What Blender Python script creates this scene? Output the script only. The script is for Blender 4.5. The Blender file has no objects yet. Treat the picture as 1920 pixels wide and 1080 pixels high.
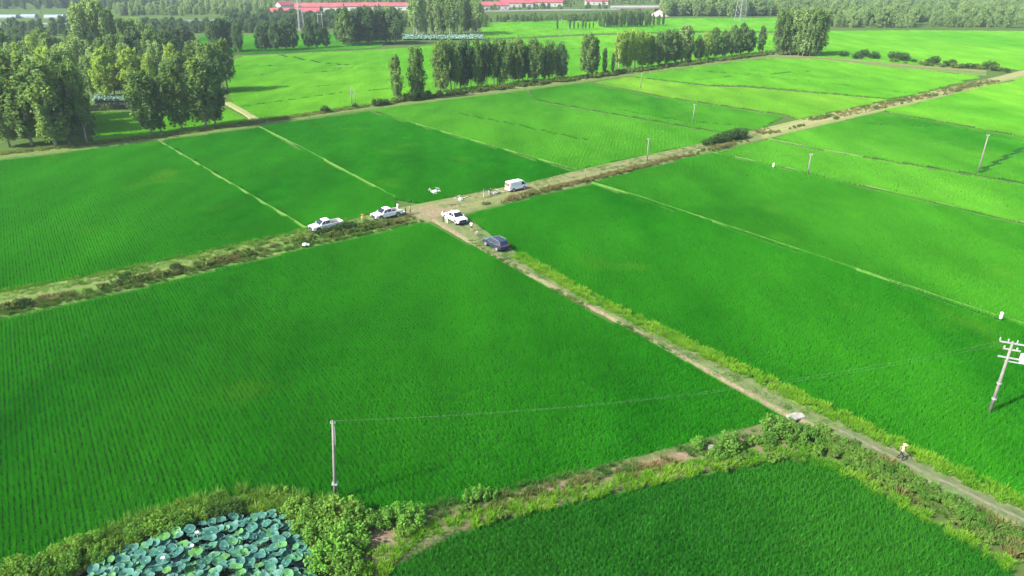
import bpy, bmesh, math, random
import numpy as np
from mathutils import Vector, Matrix, noise

# ------------------------------------------------------------------ camera, sky, sun, exposure
S = bpy.context.scene
COL = S.collection
rnd = random.Random(11)
nrs = np.random.RandomState(11)
PI = math.pi
H, F, TH = 39.0, 1330.0, math.radians(24.28)
ST, CT = math.sin(TH), math.cos(TH)

cd = bpy.data.cameras.new('camera')
cd.sensor_width = 36.0
cd.lens = F / 1920.0 * 36.0
cd.clip_end = 6000.0
cd.clip_start = 0.5
cam = bpy.data.objects.new('camera', cd)
cam.location = (0, 0, H)
cam.rotation_euler = (PI / 2 - TH, 0, 0)
COL.objects.link(cam)
S.camera = cam

SUN_DIR = Vector((-0.78, -0.42, 0.76)).normalized()      # towards the sun: from the left
sun_el = math.asin(SUN_DIR.z)
sun_az = math.atan2(SUN_DIR.x, SUN_DIR.y)
W = bpy.data.worlds.new('World')
S.world = W
W.use_nodes = True
wn = W.node_tree
sky = wn.nodes.new('ShaderNodeTexSky')
sky.sky_type = 'NISHITA'
sky.sun_disc = False
sky.sun_elevation = sun_el
sky.sun_rotation = sun_az
sky.dust_density = 2.0
wn.nodes['Background'].inputs['Strength'].default_value = 0.13
wn.links.new(sky.outputs[0], wn.nodes['Background'].inputs['Color'])
sl = bpy.data.lights.new('sun', 'SUN')
sl.energy = 4.6
sl.angle = math.radians(0.8)
sl.color = (1.0, 0.95, 0.84)
so = bpy.data.objects.new('sun', sl)
so.rotation_euler = (-SUN_DIR).to_track_quat('-Z', 'Y').to_euler()
so.location = (-200, 50, 200)
COL.objects.link(so)
S.view_settings.view_transform = 'Standard'
S.view_settings.look = 'None'
S.view_settings.gamma = 1.0
S.view_settings.exposure = 1.3
S.cycles.max_bounces = 6
S.cycles.diffuse_bounces = 3
S.cycles.transmission_bounces = 4
S.cycles.transparent_max_bounces = 6
S.cycles.volume_bounces = 0
S.cycles.use_denoising = True

# ------------------------------------------------------------------ pixel -> place
def ray(x, y):
    u, v = (x - 960.0) / F, (540.0 - y) / F
    return Vector((u, CT + v * ST, -ST + v * CT))
def G(x, y, z=0.0):
    d = ray(x, y)
    t = (z - H) / d.z
    return Vector((d.x * t, d.y * t, z))
def z_at(p, ytop):
    v = (540.0 - ytop) / F
    return H + p.y * (v * CT - ST) / (CT + v * ST)
def az(pa, pb):
    return math.atan2(pb.y - pa.y, pb.x - pa.x)
ROW = az(G(1480, 775), G(812, 404))        # direction of the side track and of the planted rows
LANE = az(G(0, 575), G(800, 395))          # direction of the main track

# ------------------------------------------------------------------ materials
def new_mat(name):
    m = bpy.data.materials.new(name)
    m.use_nodes = True
    nt = m.node_tree
    nt.nodes.clear()
    out = nt.nodes.new('ShaderNodeOutputMaterial')
    return m, nt, out
def nd(nt, typ, **kw):
    n = nt.nodes.new(typ)
    for k, v in kw.items():
        setattr(n, k, v)
    return n
def c4(c):
    return (c[0], c[1], c[2], 1.0)
def noise_fac(nt, scale, lo=0.35, hi=0.65, detail=3.0, coord='pos', stretch=None):
    if coord == 'pos':
        g = nd(nt, 'ShaderNodeNewGeometry')
        src = g.outputs['Position']
    else:
        g = nd(nt, 'ShaderNodeTexCoord')
        src = g.outputs['Object']
    if stretch:
        mp = nd(nt, 'ShaderNodeMapping')
        mp.inputs['Rotation'].default_value = (0, 0, stretch[0])
        mp.inputs['Scale'].default_value = (stretch[1], stretch[2], 1)
        nt.links.new(src, mp.inputs['Vector'])
        src = mp.outputs[0]
    n = nd(nt, 'ShaderNodeTexNoise')
    n.inputs['Scale'].default_value = scale
    n.inputs['Detail'].default_value = detail
    nt.links.new(src, n.inputs['Vector'])
    r = nd(nt, 'ShaderNodeMapRange')
    r.inputs['From Min'].default_value = lo
    r.inputs['From Max'].default_value = hi
    nt.links.new(n.outputs['Fac'], r.inputs['Value'])
    return r.outputs['Result']
def mixc(nt, fac, a, b):
    m = nd(nt, 'ShaderNodeMix', data_type='RGBA')
    if isinstance(fac, (int, float)):
        m.inputs[0].default_value = fac
    else:
        nt.links.new(fac, m.inputs[0])
    for sock, c in ((m.inputs[6], a), (m.inputs[7], b)):
        if isinstance(c, tuple):
            sock.default_value = c4(c)
        else:
            nt.links.new(c, sock)
    return m.outputs[2]
def math_n(nt, op, a, b=None):
    m = nd(nt, 'ShaderNodeMath', operation=op)
    for i, v in enumerate((a, b)):
        if v is None:
            continue
        if isinstance(v, (int, float)):
            m.inputs[i].default_value = v
        else:
            nt.links.new(v, m.inputs[i])
    return m.outputs[0]
def leaf_mat(name, ca, cb, cc=None, trans=0.35, big=0.03, small=0.5, tint=(1.5, 1.25, 0.6), gloss=0.0, rand=0.6, stretch=None):
    """diffuse + translucent leaves whose colour drifts over metres and from plant to plant"""
    m, nt, out = new_mat(name)
    f1 = noise_fac(nt, big, stretch=stretch)
    f2 = noise_fac(nt, small, 0.3, 0.7, 2.0)
    oi = nd(nt, 'ShaderNodeObjectInfo')
    r = math_n(nt, 'MULTIPLY', oi.outputs['Random'], rand)
    s = math_n(nt, 'MULTIPLY', math_n(nt, 'ADD', math_n(nt, 'ADD', f2, r), 0.0), 1.0 / (1.0 + rand))
    col = mixc(nt, s, ca, cb)
    if cc is not None:
        col = mixc(nt, f1, col, cc)
    if name.startswith('rice'):
        dk = nd(nt, 'ShaderNodeMix', data_type='RGBA', blend_type='MULTIPLY')
        dk.inputs[0].default_value = 1.0
        nt.links.new(col, dk.inputs[6])
        nt.links.new(mixc(nt, noise_fac(nt, 0.13, 0.3, 0.7, 4.0, stretch=stretch), (0.74, 0.80, 0.74), (1.10, 1.06, 1.05)), dk.inputs[7])
        col = mixc(nt, math_n(nt, 'MULTIPLY', noise_fac(nt, 0.06, 0.60, 0.76, 5.0), 0.45), dk.outputs[2], (0.15, 0.36, 0.03))
    dif = nd(nt, 'ShaderNodeBsdfDiffuse')
    nt.links.new(col, dif.inputs['Color'])
    tr = nd(nt, 'ShaderNodeBsdfTranslucent')
    mul = nd(nt, 'ShaderNodeMix', data_type='RGBA', blend_type='MULTIPLY')
    mul.inputs[0].default_value = 1.0
    nt.links.new(col, mul.inputs[6])
    mul.inputs[7].default_value = c4(tint)
    nt.links.new(mul.outputs[2], tr.inputs['Color'])
    mx = nd(nt, 'ShaderNodeMixShader')
    mx.inputs[0].default_value = trans
    nt.links.new(dif.outputs[0], mx.inputs[1])
    nt.links.new(tr.outputs[0], mx.inputs[2])
    res = mx.outputs[0]
    if gloss > 0:
        gl = nd(nt, 'ShaderNodeBsdfGlossy')
        gl.inputs['Roughness'].default_value = 0.45
        m2 = nd(nt, 'ShaderNodeMixShader')
        m2.inputs[0].default_value = gloss
        nt.links.new(res, m2.inputs[1])
        nt.links.new(gl.outputs[0], m2.inputs[2])
        res = m2.outputs[0]
    nt.links.new(res, out.inputs['Surface'])
    return m
def plain_mat(name, ca, cb=None, rough=0.6, scale=3.0, metal=0.0, bump=0.0, coat=0.0, spec=0.5, coord='obj'):
    m, nt, out = new_mat(name)
    p = nd(nt, 'ShaderNodeBsdfPrincipled')
    p.inputs['Roughness'].default_value = rough
    p.inputs['Metallic'].default_value = metal
    p.inputs['Coat Weight'].default_value = coat
    p.inputs['Specular IOR Level'].default_value = spec
    f = noise_fac(nt, scale, 0.35, 0.65, 4.0, coord)
    nt.links.new(mixc(nt, f, ca, cb if cb else tuple(v * 0.82 for v in ca)), p.inputs['Base Color'])
    if bump > 0:
        b = nd(nt, 'ShaderNodeBump')
        b.inputs['Strength'].default_value = bump
        nt.links.new(f, b.inputs['Height'])
        nt.links.new(b.outputs[0], p.inputs['Normal'])
    nt.links.new(p.outputs[0], out.inputs['Surface'])
    return m

M = {}
ST_ROW = (-(ROW - PI / 2), 1.0, 0.35)
# rice: deep green to yellowing crops, with bands of sunlight and shade painted in
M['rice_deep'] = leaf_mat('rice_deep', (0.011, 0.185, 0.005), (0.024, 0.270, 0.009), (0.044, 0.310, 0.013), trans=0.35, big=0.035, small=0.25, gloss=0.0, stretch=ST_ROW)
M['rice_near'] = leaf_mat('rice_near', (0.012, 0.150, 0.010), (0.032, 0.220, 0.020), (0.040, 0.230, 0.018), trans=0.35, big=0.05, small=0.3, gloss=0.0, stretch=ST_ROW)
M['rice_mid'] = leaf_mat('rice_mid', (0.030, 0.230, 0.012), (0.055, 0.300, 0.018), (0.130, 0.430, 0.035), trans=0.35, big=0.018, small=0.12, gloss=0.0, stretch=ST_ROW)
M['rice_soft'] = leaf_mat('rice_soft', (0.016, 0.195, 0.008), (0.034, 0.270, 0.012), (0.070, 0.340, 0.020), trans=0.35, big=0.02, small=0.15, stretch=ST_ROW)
M['rice_light'] = leaf_mat('rice_light', (0.105, 0.400, 0.025), (0.150, 0.460, 0.035), (0.210, 0.520, 0.045), trans=0.40, big=0.015, small=0.10, gloss=0.0, stretch=ST_ROW)  # brightness of sunlit far fields is put into this crop colour
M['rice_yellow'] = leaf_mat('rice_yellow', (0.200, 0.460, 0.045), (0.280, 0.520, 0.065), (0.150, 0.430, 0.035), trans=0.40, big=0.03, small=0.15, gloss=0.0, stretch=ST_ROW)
M['grass_yellow'] = leaf_mat('grass_yellow', (0.15, 0.34, 0.025), (0.25, 0.42, 0.045), (0.10, 0.28, 0.02), trans=0.4, big=0.25, small=1.0)
M['grass_bund'] = leaf_mat('grass_bund', (0.04, 0.19, 0.012), (0.08, 0.24, 0.02), (0.14, 0.22, 0.05), trans=0.4, big=0.10, small=0.6)
M['grass_green'] = leaf_mat('grass_green', (0.07, 0.17, 0.03), (0.13, 0.23, 0.05), (0.05, 0.14, 0.03), trans=0.35, big=0.3, small=1.0)
M['grass_dry'] = leaf_mat('grass_dry', (0.19, 0.135, 0.06), (0.26, 0.22, 0.10), (0.13, 0.16, 0.05), trans=0.3, big=0.35, small=1.0, tint=(1.2, 1.05, 0.8))
M['weed_dark'] = leaf_mat('weed_dark', (0.055, 0.125, 0.028), (0.115, 0.20, 0.045), (0.14, 0.19, 0.05), trans=0.35, big=0.3, small=1.2)
M['weed_light'] = leaf_mat('weed_light', (0.10, 0.23, 0.035), (0.20, 0.33, 0.065), (0.07, 0.19, 0.03), trans=0.4, big=0.4, small=1.2)
M['shrub_green'] = leaf_mat('shrub_green', (0.06, 0.18, 0.03), (0.16, 0.32, 0.055), None, trans=0.4, small=1.4)
M['shrub_pale'] = leaf_mat('shrub_pale', (0.10, 0.24, 0.03), (0.21, 0.36, 0.07), None, trans=0.4, small=1.4)
M['shrub_bright'] = leaf_mat('shrub_bright', (0.09, 0.26, 0.04), (0.18, 0.38, 0.06), None, trans=0.4, small=1.4)
M['shrub_dark'] = leaf_mat('shrub_dark', (0.03, 0.08, 0.025), (0.065, 0.13, 0.035), None, trans=0.35, small=1.0)
M['crown_poplar'] = leaf_mat('crown_poplar', (0.085, 0.180, 0.055), (0.200, 0.320, 0.105), None, trans=0.5, small=0.35)
M['crown_dark'] = leaf_mat('crown_dark', (0.060, 0.130, 0.062), (0.125, 0.225, 0.098), None, trans=0.48, small=0.30)
M['crown_gold'] = leaf_mat('crown_gold', (0.170, 0.320, 0.060), (0.350, 0.490, 0.115), None, trans=0.5, small=0.30, rand=0.9)
M['crown_pale'] = leaf_mat('crown_pale', (0.150, 0.270, 0.095), (0.290, 0.420, 0.160), None, trans=0.40, small=0.30)
M['paddy_mud'] = plain_mat('paddy_mud', (0.008, 0.055, 0.005), (0.013, 0.080, 0.008), 0.9, 0.6, coord='pos', spec=0.1)
M['bark'] = plain_mat('bark', (0.22, 0.19, 0.15), (0.34, 0.31, 0.26), 0.9, 2.0, bump=0.3)
M['stem'] = plain_mat('stem', (0.10, 0.11, 0.05), (0.16, 0.13, 0.07), 0.9, 6.0)
M['concrete'] = plain_mat('concrete', (0.15, 0.143, 0.13), (0.23, 0.22, 0.20), 0.85, 1.3, bump=0.1)
M['pale_stone'] = plain_mat('pale_stone', (0.19, 0.18, 0.16), (0.30, 0.28, 0.26), 0.95, 3.0, bump=0.3)
M['galvanised'] = plain_mat('galvanised', (0.30, 0.31, 0.32), (0.40, 0.41, 0.42), 0.5, 4.0, metal=0.3)
M['porcelain'] = plain_mat('porcelain', (0.50, 0.49, 0.48), (0.42, 0.41, 0.40), 0.25, 5.0)
M['wire'] = plain_mat('wire', (0.30, 0.31, 0.32), (0.40, 0.41, 0.42), 0.6, 1.0)
M['white_paint'] = plain_mat('white_paint', (0.80, 0.80, 0.78), (0.74, 0.74, 0.71), 0.28, 1.1, coat=0.5)
M['cream_paint'] = plain_mat('cream_paint', (0.78, 0.77, 0.70), (0.70, 0.68, 0.61), 0.35, 1.1, coat=0.4)
M['navy_paint'] = plain_mat('navy_paint', (0.020, 0.030, 0.075), (0.030, 0.040, 0.085), 0.22, 1.0, coat=0.9)
M['glass_dark'] = plain_mat('glass_dark', (0.012, 0.015, 0.022), (0.022, 0.026, 0.035), 0.08, 1.0, spec=0.8)
M['black_plastic'] = plain_mat('black_plastic', (0.018, 0.018, 0.019), (0.035, 0.034, 0.032), 0.6, 4.0)
M['tyre'] = plain_mat('tyre', (0.020, 0.020, 0.020), (0.060, 0.052, 0.042), 0.85, 4.0)
M['alloy'] = plain_mat('alloy', (0.62, 0.63, 0.65), (0.45, 0.45, 0.46), 0.3, 5.0, metal=0.7)
M['lamp_clear'] = plain_mat('lamp_clear', (0.70, 0.72, 0.75), (0.55, 0.57, 0.60), 0.1, 3.0)
M['lamp_red'] = plain_mat('lamp_red', (0.45, 0.02, 0.02), (0.30, 0.01, 0.01), 0.15, 3.0)
M['plate_blue'] = plain_mat('plate_blue', (0.05, 0.12, 0.42), (0.06, 0.14, 0.48), 0.4, 3.0)
M['plate_white'] = plain_mat('plate_white', (0.75, 0.76, 0.78), None, 0.4, 3.0)
M['cargo_brown'] = plain_mat('cargo_brown', (0.13, 0.075, 0.045), (0.20, 0.12, 0.07), 0.8, 3.0)
M['skin'] = plain_mat('skin', (0.42, 0.25, 0.17), (0.36, 0.21, 0.14), 0.6, 8.0)
M['hair'] = plain_mat('hair', (0.015, 0.012, 0.010), (0.03, 0.025, 0.02), 0.6, 9.0)
for nm, c in dict(cloth_white=(0.78, 0.78, 0.76), cloth_blue=(0.03, 0.10, 0.55), cloth_black=(0.02, 0.02, 0.025), cloth_khaki=(0.36, 0.33, 0.22),
                  cloth_cream=(0.40, 0.37, 0.30), cloth_yellow=(0.62, 0.62, 0.10), cloth_orange=(0.62, 0.22, 0.06), cloth_grey=(0.30, 0.31, 0.33),
                  cloth_pale=(0.66, 0.68, 0.70), shoe=(0.10, 0.09, 0.08), straw=(0.58, 0.42, 0.24)).items():
    M[nm] = plain_mat(nm, c, None, 0.85, 6.0)
M['roof_red'] = plain_mat('roof_red', (0.24, 0.045, 0.055), (0.33, 0.075, 0.08), 0.7, 0.25, coord='pos')
M['wall_white'] = plain_mat('wall_white', (0.46, 0.45, 0.43), (0.36, 0.35, 0.33), 0.8, 0.3, coord='pos')
M['pane'] = plain_mat('pane', (0.06, 0.07, 0.09), (0.10, 0.11, 0.13), 0.15, 1.0)
M['asphalt'] = plain_mat('asphalt', (0.10, 0.10, 0.10), (0.15, 0.15, 0.145), 0.9, 0.4, coord='pos')
M['poly_film'] = plain_mat('poly_film', (0.22, 0.27, 0.30), (0.16, 0.21, 0.24), 0.45, 0.5, coord='pos')
M['cloth_sheet'] = plain_mat('cloth_sheet', (0.78, 0.77, 0.73), (0.62, 0.60, 0.55), 0.9, 2.0)

# ------------------------------------------------------------------ mesh helpers
def mesh_obj(name, verts, faces, mat=None, parent=None, loc=None, smooth=False, link=True):
    me = bpy.data.meshes.new(name)
    me.from_pydata([tuple(v) for v in verts], [], [tuple(f) for f in faces])
    me.update()
    if mat is not None:
        me.materials.append(mat)
    if smooth:
        me.shade_smooth()
    o = bpy.data.objects.new(name, me)
    if loc is not None:
        o.location = loc
    if parent is not None:
        o.parent = parent
    if link:
        COL.objects.link(o)
    return o
def tag(o, label=None, cat=None, group=None, kind=None):
    if label: o['label'] = label
    if cat: o['category'] = cat
    if group: o['group'] = group
    if kind: o['kind'] = kind
    return o
def empty(name, loc, rz=0.0, scale=1.0):
    e = bpy.data.objects.new(name, None)
    e.location = loc
    e.rotation_euler = (0, 0, rz)
    e.scale = (scale,) * 3
    e.empty_display_size = 0.3
    COL.objects.link(e)
    return e
def copy_tree(o, parent=None):
    c = o.copy()
    COL.objects.link(c)
    c.parent = parent
    for ch in list(o.children):
        copy_tree(ch, c)
    return c
class MB:
    """collects plain shapes into one mesh"""
    def __init__(s):
        s.v, s.f = [], []
    def add(s, v, f):
        k = len(s.v)
        s.v += [tuple(p) for p in v]
        s.f += [tuple(i + k for i in q) for q in f]
        return s
    def box(s, a, b):
        x0, y0, z0 = a
        x1, y1, z1 = b
        return s.add([(x0, y0, z0), (x1, y0, z0), (x1, y1, z0), (x0, y1, z0), (x0, y0, z1), (x1, y0, z1), (x1, y1, z1), (x0, y1, z1)],
                     [(0, 3, 2, 1), (4, 5, 6, 7), (0, 1, 5, 4), (1, 2, 6, 5), (2, 3, 7, 6), (3, 0, 4, 7)])
    def tube(s, pts, radii, n=7, cap=True):
        pts = [Vector(p) for p in pts]
        rings = []
        for i, p in enumerate(pts):
            d = (pts[min(i + 1, len(pts) - 1)] - pts[max(i - 1, 0)]).normalized()
            a = d.orthogonal().normalized()
            b = d.cross(a)
            r = radii[i] if isinstance(radii, (list, tuple)) else radii
            rings.append([p + (a * math.cos(2 * PI * j / n) + b * math.sin(2 * PI * j / n)) * r for j in range(n)])
        v = [q for ring in rings for q in ring]
        f = []
        for i in range(len(pts) - 1):
            for j in range(n):
                f.append((i * n + j, i * n + (j + 1) % n, (i + 1) * n + (j + 1) % n, (i + 1) * n + j))
        if cap:
            f.append(tuple(range(n - 1, -1, -1)))
            f.append(tuple((len(pts) - 1) * n + j for j in range(n)))
        return s.add(v, f)
    def prism(s, prof, y0, y1, top=None):
        """side profile (x, z) extruded in y; top: list of y-shrink per point"""
        n = len(prof)
        sh = top or [0.0] * n
        v = [(p[0], y0 + sh[i], p[1]) for i, p in enumerate(prof)] + [(p[0], y1 - sh[i], p[1]) for i, p in enumerate(prof)]
        f = [tuple(range(n)), tuple(range(2 * n - 1, n - 1, -1))]
        for i in range(n):
            j = (i + 1) % n
            f.append((i, i + n, j + n, j))
        return s.add(v, f)
    def sphere(s, c, r, n=8, m=5, sz=1.0):
        c = Vector(c)
        v = [c + Vector((0, 0, r * sz))]
        for i in range(1, m):
            a = PI * i / m
            for j in range(n):
                b = 2 * PI * j / n
                v.append(c + Vector((r * math.sin(a) * math.cos(b), r * math.sin(a) * math.sin(b), r * sz * math.cos(a))))
        v.append(c - Vector((0, 0, r * sz)))
        f = [(0, 1 + j, 1 + (j + 1) % n) for j in range(n)]
        for i in range(m - 2):
            for j in range(n):
                a, b = 1 + i * n + j, 1 + i * n + (j + 1) % n
                f.append((a, a + n, b + n, b))
        k = len(v) - 1
        f += [(k, 1 + (m - 2) * n + (j + 1) % n, 1 + (m - 2) * n + j) for j in range(n)]
        return s.add(v, f)
    def build(s, name, mat, parent=None, loc=None, bevel=0.0, smooth=False, link=True):
        o = mesh_obj(name, s.v, s.f, mat, parent, loc, smooth, link)
        bm = bmesh.new()
        bm.from_mesh(o.data)
        bmesh.ops.recalc_face_normals(bm, faces=bm.faces)
        bm.to_mesh(o.data)
        bm.free()
        if bevel > 0:
            b = o.modifiers.new('bevel', 'BEVEL')
            b.width = bevel
            b.segments = 2
            b.limit_method = 'ANGLE'
        return o

# ------------------------------------------------------------------ scattering (for what nobody could count)
_trees = {}
def scatter_tree(protos, mat):
    key = (tuple(p.name for p in protos), mat.name if mat else '')
    if key in _trees:
        return _trees[key]
    nt = bpy.data.node_groups.new('scatter', 'GeometryNodeTree')
    nt.interface.new_socket('Geometry', in_out='INPUT', socket_type='NodeSocketGeometry')
    nt.interface.new_socket('Geometry', in_out='OUTPUT', socket_type='NodeSocketGeometry')
    gi, go = nt.nodes.new('NodeGroupInput'), nt.nodes.new('NodeGroupOutput')
    join = nt.nodes.new('GeometryNodeJoinGeometry')
    for p in protos:
        oi = nt.nodes.new('GeometryNodeObjectInfo')
        oi.inputs['Object'].default_value = p
        oi.inputs['As Instance'].default_value = False
        src = oi.outputs['Geometry']
        if mat is not None:
            sm = nt.nodes.new('GeometryNodeSetMaterial')
            sm.inputs['Material'].default_value = mat
            nt.links.new(src, sm.inputs['Geometry'])
            src = sm.outputs[0]
        g2 = nt.nodes.new('GeometryNodeGeometryToInstance')
        nt.links.new(src, g2.inputs[0])
        nt.links.new(g2.outputs[0], join.inputs[0])
    iop = nt.nodes.new('GeometryNodeInstanceOnPoints')
    iop.inputs['Pick Instance'].default_value = True
    nt.links.new(gi.outputs[0], iop.inputs['Points'])
    nt.links.new(join.outputs[0], iop.inputs['Instance'])
    def attr(nm, typ):
        a = nt.nodes.new('GeometryNodeInputNamedAttribute')
        a.data_type = typ
        a.inputs['Name'].default_value = nm
        return a.outputs[0]
    nt.links.new(attr('var', 'INT'), iop.inputs['Instance Index'])
    e2r = nt.nodes.new('FunctionNodeEulerToRotation')
    nt.links.new(attr('rot', 'FLOAT_VECTOR'), e2r.inputs[0])
    nt.links.new(e2r.outputs[0], iop.inputs['Rotation'])
    nt.links.new(attr('scl', 'FLOAT_VECTOR'), iop.inputs['Scale'])
    nt.links.new(iop.outputs[0], go.inputs[0])
    _trees[key] = nt
    return nt
def scatter(name, pts, rotz, scl, protos, mat=None):
    n = len(pts)
    me = bpy.data.meshes.new(name)
    me.vertices.add(n)
    me.vertices.foreach_set('co', np.asarray(pts, dtype=np.float32).ravel())
    a = me.attributes.new('rot', 'FLOAT_VECTOR', 'POINT')
    r = np.zeros((n, 3), np.float32)
    r[:, 2] = rotz
    a.data.foreach_set('vector', r.ravel())
    a = me.attributes.new('scl', 'FLOAT_VECTOR', 'POINT')
    s = np.asarray(scl, np.float32)
    if s.ndim == 1:
        s = np.repeat(s[:, None], 3, 1)
    a.data.foreach_set('vector', s.ravel())
    a = me.attributes.new('var', 'INT', 'POINT')
    a.data.foreach_set('value', nrs.randint(0, len(protos), n).astype(np.int32))
    me.update()
    if mat is not None:
        me.materials.append(mat)
    o = bpy.data.objects.new(name, me)
    COL.objects.link(o)
    md = o.modifiers.new('scatter', 'NODES')
    md.node_group = scatter_tree(protos, mat)
    o['kind'] = 'stuff'
    return o
def in_poly(px, py, poly):
    inside = np.zeros(len(px), bool)
    n = len(poly)
    for i in range(n):
        x0, y0 = poly[i][0], poly[i][1]
        x1, y1 = poly[(i + 1) % n][0], poly[(i + 1) % n][1]
        if y0 == y1:
            continue
        c = ((y0 > py) != (y1 > py)) & (px < (x1 - x0) * (py - y0) / (y1 - y0) + x0)
        inside ^= c
    return inside
def in_view(P, margin=330):
    d = P[:, 1] * CT + (H - P[:, 2]) * ST
    x = P[:, 0] / d * F + 960
    y = 540 - (P[:, 1] * ST - (H - P[:, 2]) * CT) / d * F
    return (x > -margin) & (x < 1920 + margin) & (y < 1080 + margin)

def blade_clump(n, rad, h, lean, w, seg=2, rs=None, hvar=0.35):
    """upright blades from a small foot, each bending over"""
    rs = rs or nrs
    v, f = [], []
    for _ in range(n):
        a = rs.uniform(0, 2 * PI)
        r = rad * math.sqrt(rs.uniform())
        x, y = r * math.cos(a), r * math.sin(a)
        hh = h * (1 - hvar * rs.uniform())
        b = a + rs.uniform(-0.7, 0.7)
        ln = hh * lean * rs.uniform(0.3, 1.0)
        dx, dy = math.cos(b), math.sin(b)
        t = rs.uniform(0, PI)
        wx, wy = math.cos(t) * w / 2, math.sin(t) * w / 2
        k = len(v)
        m = 0.55
        v += [(x - wx, y - wy, 0), (x + wx, y + wy, 0),
              (x + dx * ln * 0.3 + wx * .9, y + dy * ln * 0.3 + wy * .9, hh * m), (x + dx * ln * 0.3 - wx * .9, y + dy * ln * 0.3 - wy * .9, hh * m),
              (x + dx * ln, y + dy * ln, hh)]
        f += [(k, k + 1, k + 2, k + 3), (k + 3, k + 2, k + 4)]
    return v, f
def proto(name, vf, mat=None):
    return mesh_obj(name, vf[0], vf[1], mat, link=False)
def rice_patch(name, size, row, hill, blades, h, w, seed):
    rs = np.random.RandomState(seed)
    b = MB()
    nr, nh = int(round(size / row)), int(round(size / hill))
    for i in range(nr):
        for j in range(nh):
            if rs.uniform() < 0.004:
                continue
            cx = (i + .5) * row - size / 2 + rs.normal(0, row * 0.09)
            cy = (j + .5) * hill - size / 2 + rs.normal(0, hill * 0.25)
            v, f = blade_clump(blades, hill * 0.40, h * rs.uniform(0.80, 1.1), 0.50, w, rs=rs, hvar=0.5)
            b.add([(p[0] + cx, p[1] + cy, p[2]) for p in v], f)
    return proto(name, (b.v, b.f))
RICE_NEAR = [rice_patch('rice_patch', 0.8, 0.40, 0.16, 15, 0.68, 0.032, 40 + i) for i in range(5)]
RICE_MID = [rice_patch('rice_sward', 1.2, 0.40, 0.30, 12, 0.68, 0.060, 50 + i) for i in range(4)]
RICE_FAR = [rice_patch('rice_stand', 2.4, 0.60, 0.30, 12, 0.70, 0.085, 60 + i) for i in range(4)]

def leaf_cloud(clumps, per, size, rs, droop=0.2, squash=1.0):
    """clumps: (x, y, z, rx, ry, rz); leaf quads spread through each one, thicker near its skin"""
    V, Fq = [], []
    k = 0
    for (cx, cy, cz, rx, ry, rz) in clumps:
        n = per if isinstance(per, int) else rs.randint(*per)
        d = rs.normal(size=(n, 3))
        d /= np.linalg.norm(d, axis=1)[:, None]
        rr = rs.uniform(0.35, 1.08, n) ** 0.6
        p = d * rr[:, None] * np.array([rx, ry, rz]) + np.array([cx, cy, cz])
        nrm = d * 0.6 + rs.normal(size=(n, 3)) * 0.6 + np.array([0, 0, 0.35])
        nrm /= np.linalg.norm(nrm, axis=1)[:, None]
        ref = rs.normal(size=(n, 3))
        a = np.cross(nrm, ref)
        a /= np.linalg.norm(a, axis=1)[:, None] + 1e-9
        b = np.cross(nrm, a)
        s = size * rs.uniform(0.55, 1.25, n)[:, None]
        q = np.stack([p - a * s * 0.5, p + b * s * 0.42, p + a * s * 0.62, p - b * s * 0.42], 1)
        V.append(q.reshape(-1, 3))
        for i in range(n):
            Fq.append((k, k + 1, k + 2, k + 3))
            k += 4
    return np.concatenate(V), Fq

def weed_clump(seed, n=10, r=0.5, h=0.9, leaf=0.16, per=30):
    rs = np.random.RandomState(seed)
    cl = []
    for _ in range(n):
        a, q = rs.uniform(0, 2 * PI), r * math.sqrt(rs.uniform())
        z = rs.uniform(0.15, 0.85) * h * (1 - 0.4 * q / r)
        s = rs.uniform(0.16, 0.30) * (r + h) * 0.5
        cl.append((q * math.cos(a), q * math.sin(a), z, s, s, s * 0.9))
    return leaf_cloud(cl, per, leaf, rs)
GRASS = [proto('grass_tuft', blade_clump(26, 0.22, 0.62, 0.8, 0.05)) for _ in range(4)]
TURF = [proto('turf_tuft', blade_clump(22, 0.30, 0.20, 1.0, 0.06)) for _ in range(4)]
WEED = [proto('weed_clump', weed_clump(70 + i)) for i in range(5)]

# ------------------------------------------------------------------ the ground
def ground_mat():
    m, nt, out = new_mat('ground')
    p = nd(nt, 'ShaderNodeBsdfDiffuse')
    f1 = noise_fac(nt, 0.05, 0.35, 0.65)
    f2 = noise_fac(nt, 0.9, 0.35, 0.7, 5.0)
    c = mixc(nt, f1, (0.045, 0.105, 0.022), (0.07, 0.125, 0.03))
    c = mixc(nt, math_n(nt, 'MULTIPLY', f2, 0.6), c, (0.075, 0.08, 0.035))
    nt.links.new(c, p.inputs['Color'])
    nt.links.new(p.outputs[0], out.inputs['Surface'])
    return m
M['ground'] = ground_mat()
gn = 40
gx = np.linspace(-1900, 1900, gn)
gy = np.linspace(-120, 2400, gn)
gv = [(x, y, 0.0) for y in gy for x in gx]
gf = [(j * gn + i, j * gn + i + 1, (j + 1) * gn + i + 1, (j + 1) * gn + i) for j in range(gn - 1) for i in range(gn - 1)]
tag(mesh_obj('ground', gv, gf, M['ground']), 'flat grassy farmland under the rice fields', 'ground', kind='structure')

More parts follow.
